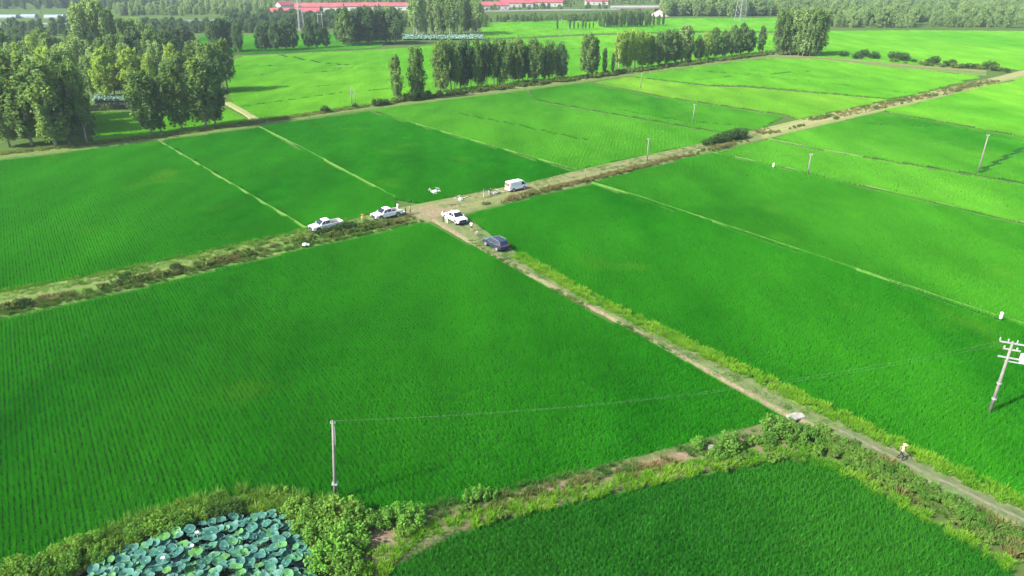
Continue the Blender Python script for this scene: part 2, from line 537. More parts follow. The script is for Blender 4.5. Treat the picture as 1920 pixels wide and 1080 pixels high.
# ------------------------------------------------------------------ rice fields
ZC = 0.60
FIELDS = [
 ('rice_deep', 'large deep green rice field with planted rows beside the lotus pond',
  [(-350, 674), (0, 594), (250, 539), (560, 465), (790, 415), (812, 417), (930, 483), (1200, 627), (1466, 777), (1330, 822), (1100, 882), (900, 938), (800, 955), (700, 965), (600, 945), (520, 933), (430, 930), (330, 948), (230, 988), (60, 1048), (-60, 1095), (-350, 1190)]),
 ('rice_near', 'dark green rice field beyond the weedy ditch below the stone slab',
  [(690, 1090), (800, 1003), (900, 978), (1100, 930), (1300, 885), (1440, 862), (1530, 852), (1570, 862), (1650, 915), (1780, 992), (1900, 1065), (2000, 1130), (2200, 1260), (670, 1260)]),
 ('rice_deep', 'long deep green rice field between the side track and the thin pale bund',
  [(872, 400), (1000, 367), (1108, 343), (1200, 370), (1420, 443), (1600, 503), (1840, 584), (2000, 634), (2330, 735), (2330, 1132), (1920, 938), (1700, 834), (1480, 730), (1300, 645), (1110, 551), (964, 468)]),
 ('rice_soft', 'green rice field holding the small white box on a post',
  [(1114, 337), (1310, 289), (1336, 285), (1500, 320), (1700, 367), (1850, 402), (2000, 436), (2120, 465), (2120, 669), (2000, 631), (1840, 581), (1600, 500), (1420, 440), (1200, 368)]),
 ('rice_mid', 'narrow green rice field with a concrete pole standing in it',
  [(1345, 283), (1420, 264), (1440, 261), (1540, 281), (1830, 329), (2000, 359), (2120, 380), (2120, 458), (2000, 430), (1850, 397), (1700, 362), (1500, 316)]),
 ('rice_mid', 'light green rice field on the open side of the main track',
  [(1450, 256), (1500, 244), (1650, 209), (1700, 217), (1920, 257), (2100, 288), (2100, 372), (1835, 323), (1540, 276)]),
 ('rice_light', 'bright yellow green rice field stretching away past the main track',
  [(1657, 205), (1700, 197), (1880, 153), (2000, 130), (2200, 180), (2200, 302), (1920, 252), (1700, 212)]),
 ('rice_deep', 'deep green rice field between the grove and the main track',
  [(-350, 342), (0, 298), (170, 278), (299, 262), (575, 427), (560, 431), (250, 498), (0, 545), (-350, 611)]),
 ('rice_deep', 'deep green rice field wedged between two thin bunds',
  [(304, 261), (483, 237), (741, 368), (741, 388), (582, 427)]),
 ('rice_deep', 'deep green rice field beyond the hovering drone',
  [(491, 234), (692, 207), (775, 231), (1076, 319), (1000, 336), (870, 361), (790, 377), (746, 370)]),
 ('rice_mid', 'green rice field below the leading trees of the canal row',
  [(700, 205), (740, 198), (900, 178), (985, 169), (1003, 188), (1180, 219), (1345, 248), (1310, 266), (1100, 311), (1081, 316), (776, 229)]),
 ('rice_mid', 'green rice field with a slim pole between two dark furrows',
  [(992, 168), (1100, 153), (1110, 157), (1230, 180), (1468, 216), (1425, 238), (1355, 245), (1180, 215), (1008, 185)]),
 ('rice_yellow', 'yellowing rice field ripening beside the main track',
  [(1114, 153), (1180, 143), (1330, 161), (1400, 163), (1662, 185), (1500, 221), (1474, 212), (1236, 177)]),
 ('rice_light', 'bright green rice field under the row of canal trees',
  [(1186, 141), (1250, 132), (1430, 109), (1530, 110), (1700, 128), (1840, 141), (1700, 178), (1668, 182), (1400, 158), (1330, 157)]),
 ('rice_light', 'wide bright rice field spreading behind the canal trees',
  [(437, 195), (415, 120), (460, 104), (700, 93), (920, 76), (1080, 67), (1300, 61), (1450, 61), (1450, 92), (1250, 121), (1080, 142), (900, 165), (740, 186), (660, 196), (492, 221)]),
 ('rice_light', 'small bright rice field enclosed by the grove',
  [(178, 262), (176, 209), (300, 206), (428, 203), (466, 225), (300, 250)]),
 ('rice_mid', 'far green rice field behind the dark tree clumps',
  [(375, 96), (375, 66), (640, 62), (760, 66), (700, 89), (460, 100)]),
 ('rice_light', 'far pale rice field in front of the tree covered embankment',
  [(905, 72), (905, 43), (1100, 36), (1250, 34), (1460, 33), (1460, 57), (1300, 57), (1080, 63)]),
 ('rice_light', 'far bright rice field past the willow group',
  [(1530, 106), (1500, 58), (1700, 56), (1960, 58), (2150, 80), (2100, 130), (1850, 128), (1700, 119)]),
]
# narrow unplanted furrows inside the larger fields (pixels, half width in metres)
FURROWS = [([(440, 201), (520, 190), (640, 173), (727, 166), (800, 158)], 0.7), ([(560, 165), (650, 156), (735, 149)], 0.6), ([(522, 102), (600, 117), (655, 122)], 0.9), ([(622, 128), (668, 127)], 1.0),
           ([(425, 123), (550, 122)], 1.0), ([(430, 142), (560, 138), (640, 131)], 0.6), ([(1400, 141), (1560, 156), (1700, 174)], 0.7), ([(1290, 131), (1420, 140), (1520, 132)], 0.6), ([(1300, 150), (1400, 140)], 0.6),
           ([(1838, 322), (1880, 298), (1930, 272)], 0.6), ([(1160, 205), (1280, 226), (1400, 236)], 0.5), ([(860, 212), (960, 232), (1100, 262)], 0.4), ([(1560, 335), (1600, 346), (1640, 357)], 0.5), ([(1600, 230), (1760, 238), (1900, 262)], 0.5),
           ([(960, 70), (1100, 82), (1260, 84)], 1.0), ([(900, 100), (1010, 92), (1100, 90)], 0.8)]
FUR = [([(G(x, y, 0.3).x, G(x, y, 0.3).y) for x, y in pl], hw) for pl, hw in FURROWS]
def off_furrow(P, size):
    keep = np.ones(len(P), bool)
    for pl, hw in FUR:
        for (x0, y0), (x1, y1) in zip(pl, pl[1:]):
            dx, dy = x1 - x0, y1 - y0
            t = np.clip(((P[:, 0] - x0) * dx + (P[:, 1] - y0) * dy) / (dx * dx + dy * dy), 0, 1)
            keep &= np.hypot(P[:, 0] - x0 - t * dx, P[:, 1] - y0 - t * dy) > hw + size * 0.15
    return keep
perp = Vector((math.cos(ROW - PI / 2), math.sin(ROW - PI / 2)))
along = Vector((math.cos(ROW), math.sin(ROW)))
for cls, lab, poly in FIELDS:
    W3 = [G(x, y, ZC) for x, y in poly]
    n = len(W3)
    c = sum(W3, Vector()) / n
    zs = 0.06
    bm = bmesh.new()
    top = [bm.verts.new((p.x, p.y, zs)) for p in W3]
    bot = [bm.verts.new((p.x, p.y, 0.0)) for p in W3]
    bm.faces.new(top)
    for i in range(n):
        bm.faces.new((top[i], bot[i], bot[(i + 1) % n], top[(i + 1) % n]))
    bmesh.ops.recalc_face_normals(bm, faces=bm.faces)
    me = bpy.data.meshes.new('rice_field')
    bm.to_mesh(me)
    bm.free()
    me.materials.append(M['paddy_mud'])
    fo = bpy.data.objects.new('rice_field', me)
    COL.objects.link(fo)
    tag(fo, 'bed of the ' + lab, 'field', kind='structure')
    # the standing crop, planted in rows that run with the side track
    xs = np.array([p.x for p in W3]); ys = np.array([p.y for p in W3])
    near_lim = 150.0
    for size, protos, lo, hi in ((0.8, RICE_NEAR, 0, near_lim), (1.2, RICE_MID, near_lim, 310), (2.4, RICE_FAR, 310, 900)):
        u = xs * perp.x + ys * perp.y
        w = xs * along.x + ys * along.y
        ug = np.arange(math.floor(u.min() / size) * size, u.max(), size) + size / 2
        wg = np.arange(math.floor(w.min() / size) * size, w.max(), size) + size / 2
        U, Wv = np.meshgrid(ug, wg)
        U, Wv = U.ravel(), Wv.ravel()
        P = np.stack([U * perp.x + Wv * along.x, U * perp.y + Wv * along.y, np.full(len(U), 0.0)], 1)
        dist = np.hypot(P[:, 0], P[:, 1])
        P = P[(dist >= lo) & (dist < hi)]
        if not len(P):
            continue
        P = P[in_poly(P[:, 0], P[:, 1], [(p.x, p.y) for p in W3])]
        P = P[in_view(P)]
        P = P[off_furrow(P, size)]
        if not len(P):
            continue
        rz = np.full(len(P), ROW - PI / 2) + PI * nrs.randint(0, 2, len(P))
        base = np.array([0.92 + 0.22 * noise.noise(Vector((p[0] * 0.11, p[1] * 0.11, 3.0))) for p in P])
        hz = base * nrs.uniform(0.94, 1.06, len(P))
        sc = np.stack([np.ones(len(P)), np.ones(len(P)), hz], 1)
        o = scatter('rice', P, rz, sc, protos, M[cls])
        tag(o, 'standing crop of the ' + lab, 'rice')

# ------------------------------------------------------------------ tracks, bunds and banks
def resample(pts, n):
    d = [0.0]
    for a, b in zip(pts, pts[1:]):
        d.append(d[-1] + (b - a).length)
    out = []
    for k in range(n):
        t = d[-1] * k / (n - 1)
        i = max(j for j in range(len(d)) if d[j] <= t + 1e-9)
        i = min(i, len(pts) - 2)
        s = (t - d[i]) / max(d[i + 1] - d[i], 1e-9)
        out.append(pts[i].lerp(pts[i + 1], s))
    return out
def strip(name, ea, eb, z, mat, prof, label, wob=0.12, step=0.8):
    """a raised strip between two edges given in picture pixels; prof: list of (u, height factor)"""
    A = [G(x, y, z) for x, y in ea]
    B = [G(x, y, z) for x, y in eb]
    ln = max(sum((b - a).length for a, b in zip(A, A[1:])), sum((b - a).length for a, b in zip(B, B[1:])))
    n = max(3, int(ln / step))
    A, B = resample(A, n), resample(B, n)
    v, f, uv = [], [], []
    m = len(prof)
    for k in range(n):
        for (u, hf) in prof:
            p = A[k].lerp(B[k], u)
            nn = noise.noise(Vector((p.x * 0.5, p.y * 0.5, 1.7)))
            dirx = (B[k] - A[k]).normalized()
            if u < 0.02 or u > 0.98 or hf < 0.9:
                p = p + dirx * nn * wob * 2
            v.append((p.x, p.y, max(-0.05, z * hf + nn * 0.02)))
            uv.append((u, k * step))
    for k in range(n - 1):
        for i in range(m - 1):
            a = k * m + i
            f.append((a, a + 1, a + m + 1, a + m))
    o = mesh_obj(name, v, f, mat, smooth=True)
    ul = o.data.uv_layers.new(name='across')
    for lp in o.data.loops:
        ul.data[lp.index].uv = uv[lp.vertex_index]
    bm = bmesh.new()
    bm.from_mesh(o.data)
    if sum(fc.normal.z for fc in bm.faces) < 0:
        bmesh.ops.reverse_faces(bm, faces=bm.faces)
    bm.to_mesh(o.data)
    bm.free()
    return tag(o, label, 'track', kind='structure')
def track_mat(name, ruts, grass, dirt, bare=0.0, spot=None, edge=None):
    """worn wheel lines across u, grass between; spot: a bare trodden place; edge: (u0, u1) band of bare bank"""
    m, nt, out = new_mat(name)
    p = nd(nt, 'ShaderNodeBsdfDiffuse')
    uvn = nd(nt, 'ShaderNodeUVMap')
    uvn.uv_map = 'across'
    sx = nd(nt, 'ShaderNodeSeparateXYZ')
    nt.links.new(uvn.outputs[0], sx.inputs[0])
    wob = noise_fac(nt, 0.35, 0.3, 0.7, 3.0)
    u = math_n(nt, 'ADD', sx.outputs[0], math_n(nt, 'MULTIPLY', math_n(nt, 'SUBTRACT', wob, 0.5), 0.10))
    acc = None
    for (uc, w) in ruts:
        d = math_n(nt, 'ABSOLUTE', math_n(nt, 'SUBTRACT', u, uc))
        r = nd(nt, 'ShaderNodeMapRange')
        r.inputs['From Min'].default_value = w
        r.inputs['From Max'].default_value = w * 0.35
        nt.links.new(d, r.inputs['Value'])
        acc = r.outputs[0] if acc is None else math_n(nt, 'MAXIMUM', acc, r.outputs[0])
    n2 = noise_fac(nt, 1.6, 0.32, 0.62, 6.0)
    if acc is None:
        fac = math_n(nt, 'MULTIPLY', n2, bare)
    else:
        fac = math_n(nt, 'MAXIMUM', math_n(nt, 'MULTIPLY', acc, math_n(nt, 'ADD', math_n(nt, 'MULTIPLY', n2, 0.5), 0.5)), math_n(nt, 'MULTIPLY', n2, bare))
    if spot is not None:
        g = nd(nt, 'ShaderNodeNewGeometry')
        vm = nd(nt, 'ShaderNodeVectorMath', operation='DISTANCE')
        nt.links.new(g.outputs['Position'], vm.inputs[0])
        vm.inputs[1].default_value = spot[0]
        r = nd(nt, 'ShaderNodeMapRange')
        r.inputs['From Min'].default_value = spot[1]
        r.inputs['From Max'].default_value = spot[1] * 0.4
        nt.links.new(math_n(nt, 'ADD', vm.outputs['Value'], math_n(nt, 'MULTIPLY', n2, 3.0)), r.inputs['Value'])
        fac = math_n(nt, 'MAXIMUM', fac, r.outputs[0])
    g1 = mixc(nt, noise_fac(nt, 0.7, 0.35, 0.65, 4.0), grass[0], grass[1])
    d1 = mixc(nt, noise_fac(nt, 2.5, 0.35, 0.65, 5.0), dirt[0], dirt[1])
    col = mixc(nt, fac, g1, d1)
    b = nd(nt, 'ShaderNodeBump')
    b.inputs['Strength'].default_value = 0.6
    b.inputs['Distance'].default_value = 0.08
    nt.links.new(n2, b.inputs['Height'])
    nt.links.new(b.outputs[0], p.inputs['Normal'])
    nt.links.new(col, p.inputs['Color'])
    nt.links.new(p.outputs[0], out.inputs['Surface'])
    return m
ZT = 0.32
CROSS = G(815, 398, ZT)
DIRT = ((0.17, 0.13, 0.085), (0.24, 0.195, 0.13))
OLIVE = ((0.09, 0.15, 0.04), (0.14, 0.18, 0.06))
M['lane'] = track_mat('lane', [(0.30, 0.10), (0.62, 0.09)], OLIVE, DIRT, 0.35, spot=(tuple(CROSS), 7.5))
M['lane_far'] = track_mat('lane_far', [(0.35, 0.12), (0.65, 0.12)], ((0.13, 0.20, 0.05), (0.19, 0.22, 0.07)), ((0.24, 0.20, 0.11), (0.31, 0.27, 0.16)), 0.5)
M['side'] = track_mat('side', [(0.05, 0.12), (0.32, 0.05), (0.56, 0.045)], ((0.07, 0.14, 0.04), (0.115, 0.17, 0.055)), ((0.145, 0.098, 0.072), (0.20, 0.155, 0.115)), 0.2, spot=(tuple(CROSS), 6.5))
M['bund'] = track_mat('bund', [(0.5, 0.3)], ((0.035, 0.15, 0.015), (0.06, 0.18, 0.025)), ((0.10, 0.16, 0.04), (0.14, 0.16, 0.06)), 0.25)
M['bank'] = track_mat('bank', [(0.42, 0.28)], ((0.06, 0.11, 0.03), (0.10, 0.125, 0.045)), ((0.16, 0.11, 0.075), (0.22, 0.165, 0.115)), 0.5)
M['bank_far'] = track_mat('bank_far', [(0.5, 0.18)], ((0.07, 0.14, 0.03), (0.11, 0.17, 0.04)), ((0.17, 0.15, 0.08), (0.22, 0.19, 0.10)), 0.2)
FLAT = [(-0.03, 0.0), (0.02, 0.85), (0.10, 1.0), (0.3, 1.0), (0.5, 1.0), (0.7, 1.0), (0.9, 1.0), (0.98, 0.85), (1.03, 0.0)]
DITCH = [(-0.03, 0.0), (0.03, 0.9), (0.12, 1.0), (0.35, 1.0), (0.58, 0.95), (0.72, 0.35), (0.85, 0.1), (0.95, 0.6), (1.03, 0.0)]
R1F = [(-350, 613), (0, 547), (250, 500), (560, 433), (740, 390), (790, 380)]
R1N = [(-350, 670), (0, 592), (250, 537), (560, 463), (740, 425), (800, 413)]
M['lane_left'] = track_mat('lane_left', [(0.22, 0.05), (0.45, 0.05)], ((0.07, 0.17, 0.03), (0.12, 0.20, 0.045)), ((0.13, 0.12, 0.06), (0.19, 0.16, 0.09)), 0.3)
strip('main_track', R1F, R1N, ZT, M['lane_left'], DITCH, 'main dirt track with a weedy ditch on one side')
R1F2 = [(748, 389), (790, 380), (870, 364), (1000, 339), (1100, 314), (1310, 269), (1420, 242)]
R1N2 = [(765, 420), (803, 412), (868, 398), (1000, 365), (1110, 340), (1310, 288), (1430, 259)]
strip('main_track', R1F2, R1N2, ZT + 0.008, M['lane'], FLAT, 'main dirt track past the parked van')
R1F3 = [(1420, 242), (1500, 223), (1700, 181), (1870, 143), (1990, 112)]
R1N3 = [(1430, 259), (1500, 242), (1700, 196), (1880, 152), (2000, 124)]
strip('main_track', R1F3, R1N3, ZT, M['lane_far'], FLAT, 'far straw coloured stretch of the main track')
R2L = [(806, 408), (930, 481), (1200, 624), (1470, 774), (1560, 812), (1700, 882), (1920, 992), (2060, 1065)]
R2R = [(866, 398), (962, 467), (1110, 552), (1300, 646), (1480, 731), (1700, 836), (1920, 940), (2080, 1012)]
strip('side_track', [R2L[0], R2L[1], R2L[2], R2L[3], R2L[4]], [R2R[0], R2R[1], (1146, 573), (1434, 717), (1594, 792)], ZT + 0.016, M['side'], FLAT, 'rutted side track with a bare brown edge')
M['side_low'] = track_mat('side_low', [(0.28, 0.09), (0.62, 0.09)], ((0.06, 0.11, 0.035), (0.10, 0.145, 0.055)), ((0.15, 0.125, 0.09), (0.20, 0.175, 0.13)), 0.25)
strip('side_track', [(1555, 810), (1700, 882), (1920, 990), (2320, 1195)], [(1596, 788), (1720, 846), (1920, 940), (2340, 1140)], ZT, M['side_low'], FLAT, 'side track continuing past the weedy ditch')
strip('bund', [(1480, 776), (1330, 818), (1100, 878), (900, 934), (800, 953), (690, 963)], [(1540, 850), (1440, 860), (1300, 883), (1100, 928), (900, 976), (700, 1075)], ZT, M['bank'], FLAT, 'weedy bund between the two nearest rice fields')
strip('bund', [(690, 963), (600, 943), (520, 931), (430, 928), (330, 946), (230, 986), (60, 1046), (-40, 1090)], [(640, 1080), (610, 990), (530, 955), (430, 958), (335, 985), (240, 1015), (140, 1075), (60, 1120)], ZT, M['bank'], FLAT, 'overgrown bank around the lotus pond')
strip('bund', [(720, 955), (700, 1010), (690, 1090), (680, 1200)], [(600, 960), (610, 1040), (625, 1100), (620, 1200)], ZT * 0.9, M['bank'], FLAT, 'overgrown bank between pond and rice')
strip('canal_bank', [(-100, 301), (0, 286), (170, 266), (300, 251), (480, 226), (660, 200), (740, 189), (900, 168), (1100, 144), (1250, 123), (1430, 99), (1530, 103), (1700, 118), (1850, 128)],
      [(-100, 312), (0, 297), (170, 277), (300, 262), (480, 236), (660, 208), (740, 198), (900, 178), (1100, 152), (1250, 131), (1430, 108), (1530, 110), (1700, 127), (1850, 140)], ZT, M['bank_far'], FLAT, 'canal bank path below the tree row', step=1.5)
strip('farm_path', [(418, 192), (455, 212), (478, 228)], [(434, 191), (470, 211), (494, 226)], ZT, M['lane_far'], FLAT, 'pale farm path coming out of the grove')
def thin_bund(pts, w, lab, z=0.45, mat='bund'):
    W3 = [G(x, y, z) for x, y in pts]
    W3 = resample(W3, max(3, int(sum((b - a).length for a, b in zip(W3, W3[1:])) / 1.2)))
    v, f, uv = [], [], []
    for k, p in enumerate(W3):
        d = (W3[min(k + 1, len(W3) - 1)] - W3[max(k - 1, 0)]).normalized()
        s = Vector((-d.y, d.x, 0))
        nn = noise.noise(Vector((p.x * 0.4, p.y * 0.4, 7.0)))
        for u, hf in ((-0.5, 0.0), (-0.25, 0.9), (0.0, 1.0), (0.25, 0.9), (0.5, 0.0)):
            q = p + s * (u * w * (1 + 0.3 * nn) + 0.1 * nn)
            v.append((q.x, q.y, z * hf + 0.04 * nn))
            uv.append((u + 0.5, k * 1.2))
    for k in range(len(W3) - 1):
        for i in range(4):
            a = k * 5 + i
            f.append((a, a + 1, a + 6, a + 5))
    o = mesh_obj('bund', v, f, M[mat], smooth=True)
    ul = o.data.uv_layers.new(name='across')
    for lp in o.data.loops:
        ul.data[lp.index].uv = uv[lp.vertex_index]
    return tag(o, lab, 'bund', kind='structure')
BUNDS = [
 ([(297, 262), (440, 346), (576, 426)], 0.5, 'straw coloured bund running to the parked pickup', 0.42, 0.6),
 ([(486, 236), (560, 272), (742, 368)], 0.35, 'pale bund ending behind the hovering drone', 0.40, 0.6),
 ([(770, 228), (920, 271), (1082, 317)], 0.3, 'faint bund joining the main track', 0.36, 0.4),
 ([(1110, 340), (1200, 367), (1420, 440), (1600, 500), (1840, 580), (2000, 630)], 0.35, 'long thin pale bund across the open rice', 0.38, 0.4),
 ([(1338, 284), (1500, 318), (1700, 364), (1850, 399), (2000, 433)], 0.5, 'faint bund between the open rice fields', 0.25, 0.1),
 ([(1440, 258), (1540, 278), (1620, 292)], 0.7, 'short straw bund at the corner of the light rice', 0.3, 0.2),
]
for pts, w, lab, z, dens in BUNDS:
    thin_bund(pts, w, lab, z)

# ------------------------------------------------------------------ rough growth along the tracks
def along_pts(pts, half, dens, z=ZT, gate=None, jit=1.0):
    """random places along a pixel polyline; gate > 0 thins them in patches"""
    W3 = [G(x, y, z) for x, y in pts]
    out = []
    for a, b in zip(W3, W3[1:]):
        L = (b - a).length
        n = rnd.random() + L * 2 * half * dens
        s = Vector((-(b - a).y, (b - a).x, 0)).normalized()
        for _ in range(int(n)):
            t = rnd.random()
            q = a.lerp(b, t) + s * rnd.uniform(-half, half)
            if gate is not None and noise.noise(Vector((q.x * gate[0], q.y * gate[0], gate[1]))) < gate[2]:
                continue
            out.append((q.x, q.y, z * 0.8))
    return np.array(out) if out else np.zeros((0, 3))
def growth(name, lab, pts, protos, mat, smin, smax, cat):
    if not len(pts):
        return
    o = scatter(name, pts, nrs.uniform(0, 2 * PI, len(pts)), nrs.uniform(smin, smax, len(pts)), protos, M[mat])
    tag(o, lab, cat)
for pts, w, lab, z, dens in BUNDS:
    growth('grass', 'low grass on the ' + lab, along_pts(pts, w * 0.35, 2.2 * dens, z), TURF, 'grass_bund', 0.2, 0.5, 'grass')
LD = [(-350, 656), (0, 580), (250, 527), (560, 454), (700, 424), (780, 407)]
LT = [(-350, 624), (0, 556), (250, 508), (560, 440), (690, 412)]
growth('grass', 'light green grass on the main track near the deep rice', along_pts(LT, 1.5, 5.0), TURF, 'weed_light', 0.6, 1.4, 'grass')
growth('grass', 'tall light grass lining the ditch of the main track', along_pts(LT, 1.6, 1.0, gate=(0.12, 5.0, 0.05)), GRASS, 'weed_light', 0.7, 1.3, 'grass')
growth('weeds', 'dark leafy weeds in the ditch of the main track', along_pts(LD, 0.9, 1.5, gate=(0.10, 2.0, -0.15)), WEED, 'weed_dark', 0.6, 1.35, 'weeds')
growth('grass', 'dry brown grass in the ditch of the main track', along_pts(LD, 1.0, 3.2, gate=(0.08, 9.0, -0.05)), GRASS, 'grass_dry', 0.7, 1.3, 'grass')
growth('grass', 'green grass in the ditch of the main track', along_pts(LD, 1.1, 2.2), GRASS, 'grass_green', 0.6, 1.1, 'grass')
growth('grass', 'green grass fringe where the ditch meets the large deep green rice', along_pts([(-40, 603), (0, 592), (250, 537), (560, 463), (740, 427), (790, 415)], 0.5, 5.0, z=0.2), GRASS, 'grass_green', 0.5, 1.0, 'grass')
growth('grass', 'tawny grass fringe where the ditch meets the large deep green rice', along_pts([(-40, 601), (0, 590), (250, 535), (560, 461), (740, 425), (790, 413)], 0.6, 2.5, z=0.2, gate=(0.1, 21.0, -0.1)), GRASS, 'grass_dry', 0.4, 0.8, 'grass')
growth('grass', 'light grass fringe between the main track and the deep green rice', along_pts([(-40, 557), (0, 548), (250, 501), (560, 434), (740, 391)], 0.5, 4.0, z=0.25), GRASS, 'weed_light', 0.5, 0.9, 'grass')
growth('grass', 'worn turf around the dirt crossing', along_pts([(720, 402), (800, 394), (870, 380), (930, 368)], 2.2, 3.0, gate=(0.25, 31.0, 0.0)), TURF, 'grass_green', 0.4, 0.9, 'grass')
RN = [(905, 386), (1000, 362), (1110, 336), (1310, 285), (1400, 264)]
RF = [(850, 372), (1000, 346), (1100, 322), (1310, 276), (1420, 250)]
growth('grass', 'dry brown grass edging the main track beyond the van', along_pts(RN, 0.9, 3.4, gate=(0.09, 4.0, -0.2)), GRASS, 'grass_dry', 0.8, 1.5, 'grass')
growth('weeds', 'dark weeds edging the main track beyond the van', along_pts(RN, 1.0, 1.0, gate=(0.10, 12.0, -0.1)), WEED, 'weed_dark', 0.5, 1.0, 'weeds')
growth('grass', 'short grass on the main track around the van', along_pts(RF, 1.8, 3.0, gate=(0.2, 3.0, -0.15)), TURF, 'grass_green', 0.5, 1.2, 'grass')
RX = [(1420, 250), (1500, 232), (1700, 188), (1880, 147)]
growth('grass', 'straw coloured grass along the far main track', along_pts(RX, 2.6, 1.2, gate=(0.06, 4.0, -0.1)), GRASS, 'grass_dry', 0.6, 1.2, 'grass')
growth('weeds', 'small dark weeds along the far main track', along_pts(RX, 2.6, 0.35, gate=(0.07, 1.0, -0.05)), WEED, 'weed_dark', 0.6, 1.3, 'weeds')
SR = [(968, 478), (1110, 560), (1300, 652), (1480, 738), (1700, 844), (1920, 948), (2330, 1145)]
growth('grass', 'bright yellow green grass along the side track', along_pts(SR, 0.95, 8.0), GRASS, 'grass_yellow', 0.6, 1.2, 'grass')
SM = [(880, 440), (1060, 545), (1250, 638), (1480, 750), (1560, 790)]
growth('grass', 'short grass in the middle of the side track', along_pts(SM, 1.6, 7.0, gate=(0.3, 3.0, -0.15)), TURF, 'grass_green', 0.5, 1.2, 'grass')
growth('grass', 'yellow green low grass beside the side track ruts', along_pts([(990, 498), (1110, 566), (1300, 661), (1480, 748), (1700, 852)], 0.7, 4.0, gate=(0.2, 6.0, -0.1)), TURF, 'grass_yellow', 0.6, 1.4, 'grass')
SD = [(1545, 826), (1640, 876), (1780, 950), (1920, 1025), (2280, 1220)]
growth('weeds', 'tall green weeds in the ditch under the side track', along_pts(SD, 1.5, 3.6), WEED, 'weed_light', 0.35, 0.9, 'weeds')
growth('grass', 'tall upright green grass in the ditch under the side track', along_pts(SD, 1.6, 3.0), GRASS, 'weed_light', 0.6, 1.2, 'grass')
growth('weeds', 'dark green weeds in the ditch under the side track', along_pts(SD, 1.7, 1.4), WEED, 'weed_dark', 0.4, 0.9, 'weeds')
growth('grass', 'dry stalks among the weeds under the side track', along_pts(SD, 1.7, 1.6, gate=(0.25, 3.0, 0.0)), GRASS, 'grass_dry', 0.9, 1.6, 'grass')
growth('grass', 'yellow grass margin of the dark rice field', along_pts([(1500, 858), (1600, 890), (1760, 985), (1900, 1068)], 0.7, 5.0, z=0.2), GRASS, 'grass_yellow', 0.6, 1.1, 'grass')
BN = [(1500, 830), (1330, 862), (1100, 912), (900, 960), (800, 985), (740, 1010)]
growth('grass', 'dry brown grass on the bund between the nearest fields', along_pts([(1360, 846), (1250, 872), (1100, 907), (960, 938), (860, 958)], 0.8, 4.0, gate=(0.15, 3.0, -0.02)), GRASS, 'grass_dry', 0.6, 1.1, 'grass')
growth('grass', 'green grass on the bund between the nearest fields', along_pts([(1440, 815), (1330, 838), (1100, 893), (900, 943), (800, 962)], 0.9, 6.0, gate=(0.15, 8.0, -0.25)), GRASS, 'grass_green', 0.5, 1.0, 'grass')
growth('grass', 'yellow green grass along the edge of the dark rice field', along_pts([(1520, 846), (1440, 855), (1300, 879), (1100, 924), (900, 972), (800, 995), (740, 1030), (700, 1080)], 0.8, 7.0, z=0.25), GRASS, 'grass_yellow', 0.6, 1.15, 'grass')
growth('weeds', 'light green weeds where the bund meets the side track', along_pts([(1560, 822), (1480, 836), (1380, 852), (1330, 868)], 1.6, 1.6), WEED, 'weed_light', 0.6, 1.1, 'weeds')
growth('weeds', 'dark weeds on the bund between the nearest fields', along_pts(BN, 1.0, 0.5, gate=(0.2, 4.0, 0.0)), WEED, 'weed_dark', 0.5, 0.9, 'weeds')
PB = [(700, 985), (600, 958), (520, 943), (430, 942), (330, 964), (235, 1000), (140, 1050), (60, 1085)]
growth('weeds', 'light green weeds on the pond bank', along_pts(PB, 1.0, 1.8, gate=(0.25, 4.0, -0.2)), WEED, 'weed_light', 0.5, 1.0, 'weeds')
growth('grass', 'pale grass on the pond bank', along_pts(PB, 1.1, 5.0, gate=(0.3, 1.0, -0.15)), GRASS, 'grass_yellow', 0.5, 0.95, 'grass')
growth('grass', 'dry grass on the pond bank', along_pts(PB, 1.0, 2.0, gate=(0.3, 7.0, 0.0)), GRASS, 'grass_dry', 0.5, 0.9, 'grass')
growth('grass', 'tall green grass mixed among the pond bank shrubs', along_pts([(690, 1000), (600, 965), (520, 946), (430, 944), (330, 966), (235, 1002), (140, 1052), (20, 1100)], 1.5, 4.0), GRASS, 'weed_light', 0.9, 1.7, 'grass')
growth('weeds', 'yellow green weeds on the bank beside the dark rice', along_pts([(690, 1020), (680, 1060), (670, 1100)], 0.8, 2.0), WEED, 'grass_yellow', 0.5, 0.8, 'weeds')
CB = [(735, 192), (900, 171), (1100, 147), (1250, 126), (1440, 102)]
growth('weeds', 'dark undergrowth beneath the canal trees', along_pts(CB, 2.2, 0.5), WEED, 'weed_dark', 1.2, 2.6, 'undergrowth')
growth('grass', 'straw grass along the canal bank', along_pts([(0, 289), (170, 270), (300, 256), (480, 230), (660, 203), (740, 193)], 1.6, 1.6, gate=(0.07, 2.0, -0.2)), GRASS, 'grass_dry', 0.8, 1.4, 'grass')
growth('grass', 'green grass along the canal bank', along_pts([(0, 289), (170, 270), (300, 256), (480, 230), (660, 203), (740, 193)], 1.8, 1.6), GRASS, 'weed_light', 0.8, 1.4, 'grass')
growth('weeds', 'low dark hedge plants along the far field edge', along_pts([(1560, 106), (1650, 113), (1760, 124), (1880, 133)], 3.0, 0.12, gate=(0.02, 3.0, -0.1)), WEED, 'weed_dark', 1.5, 3.2, 'weeds')

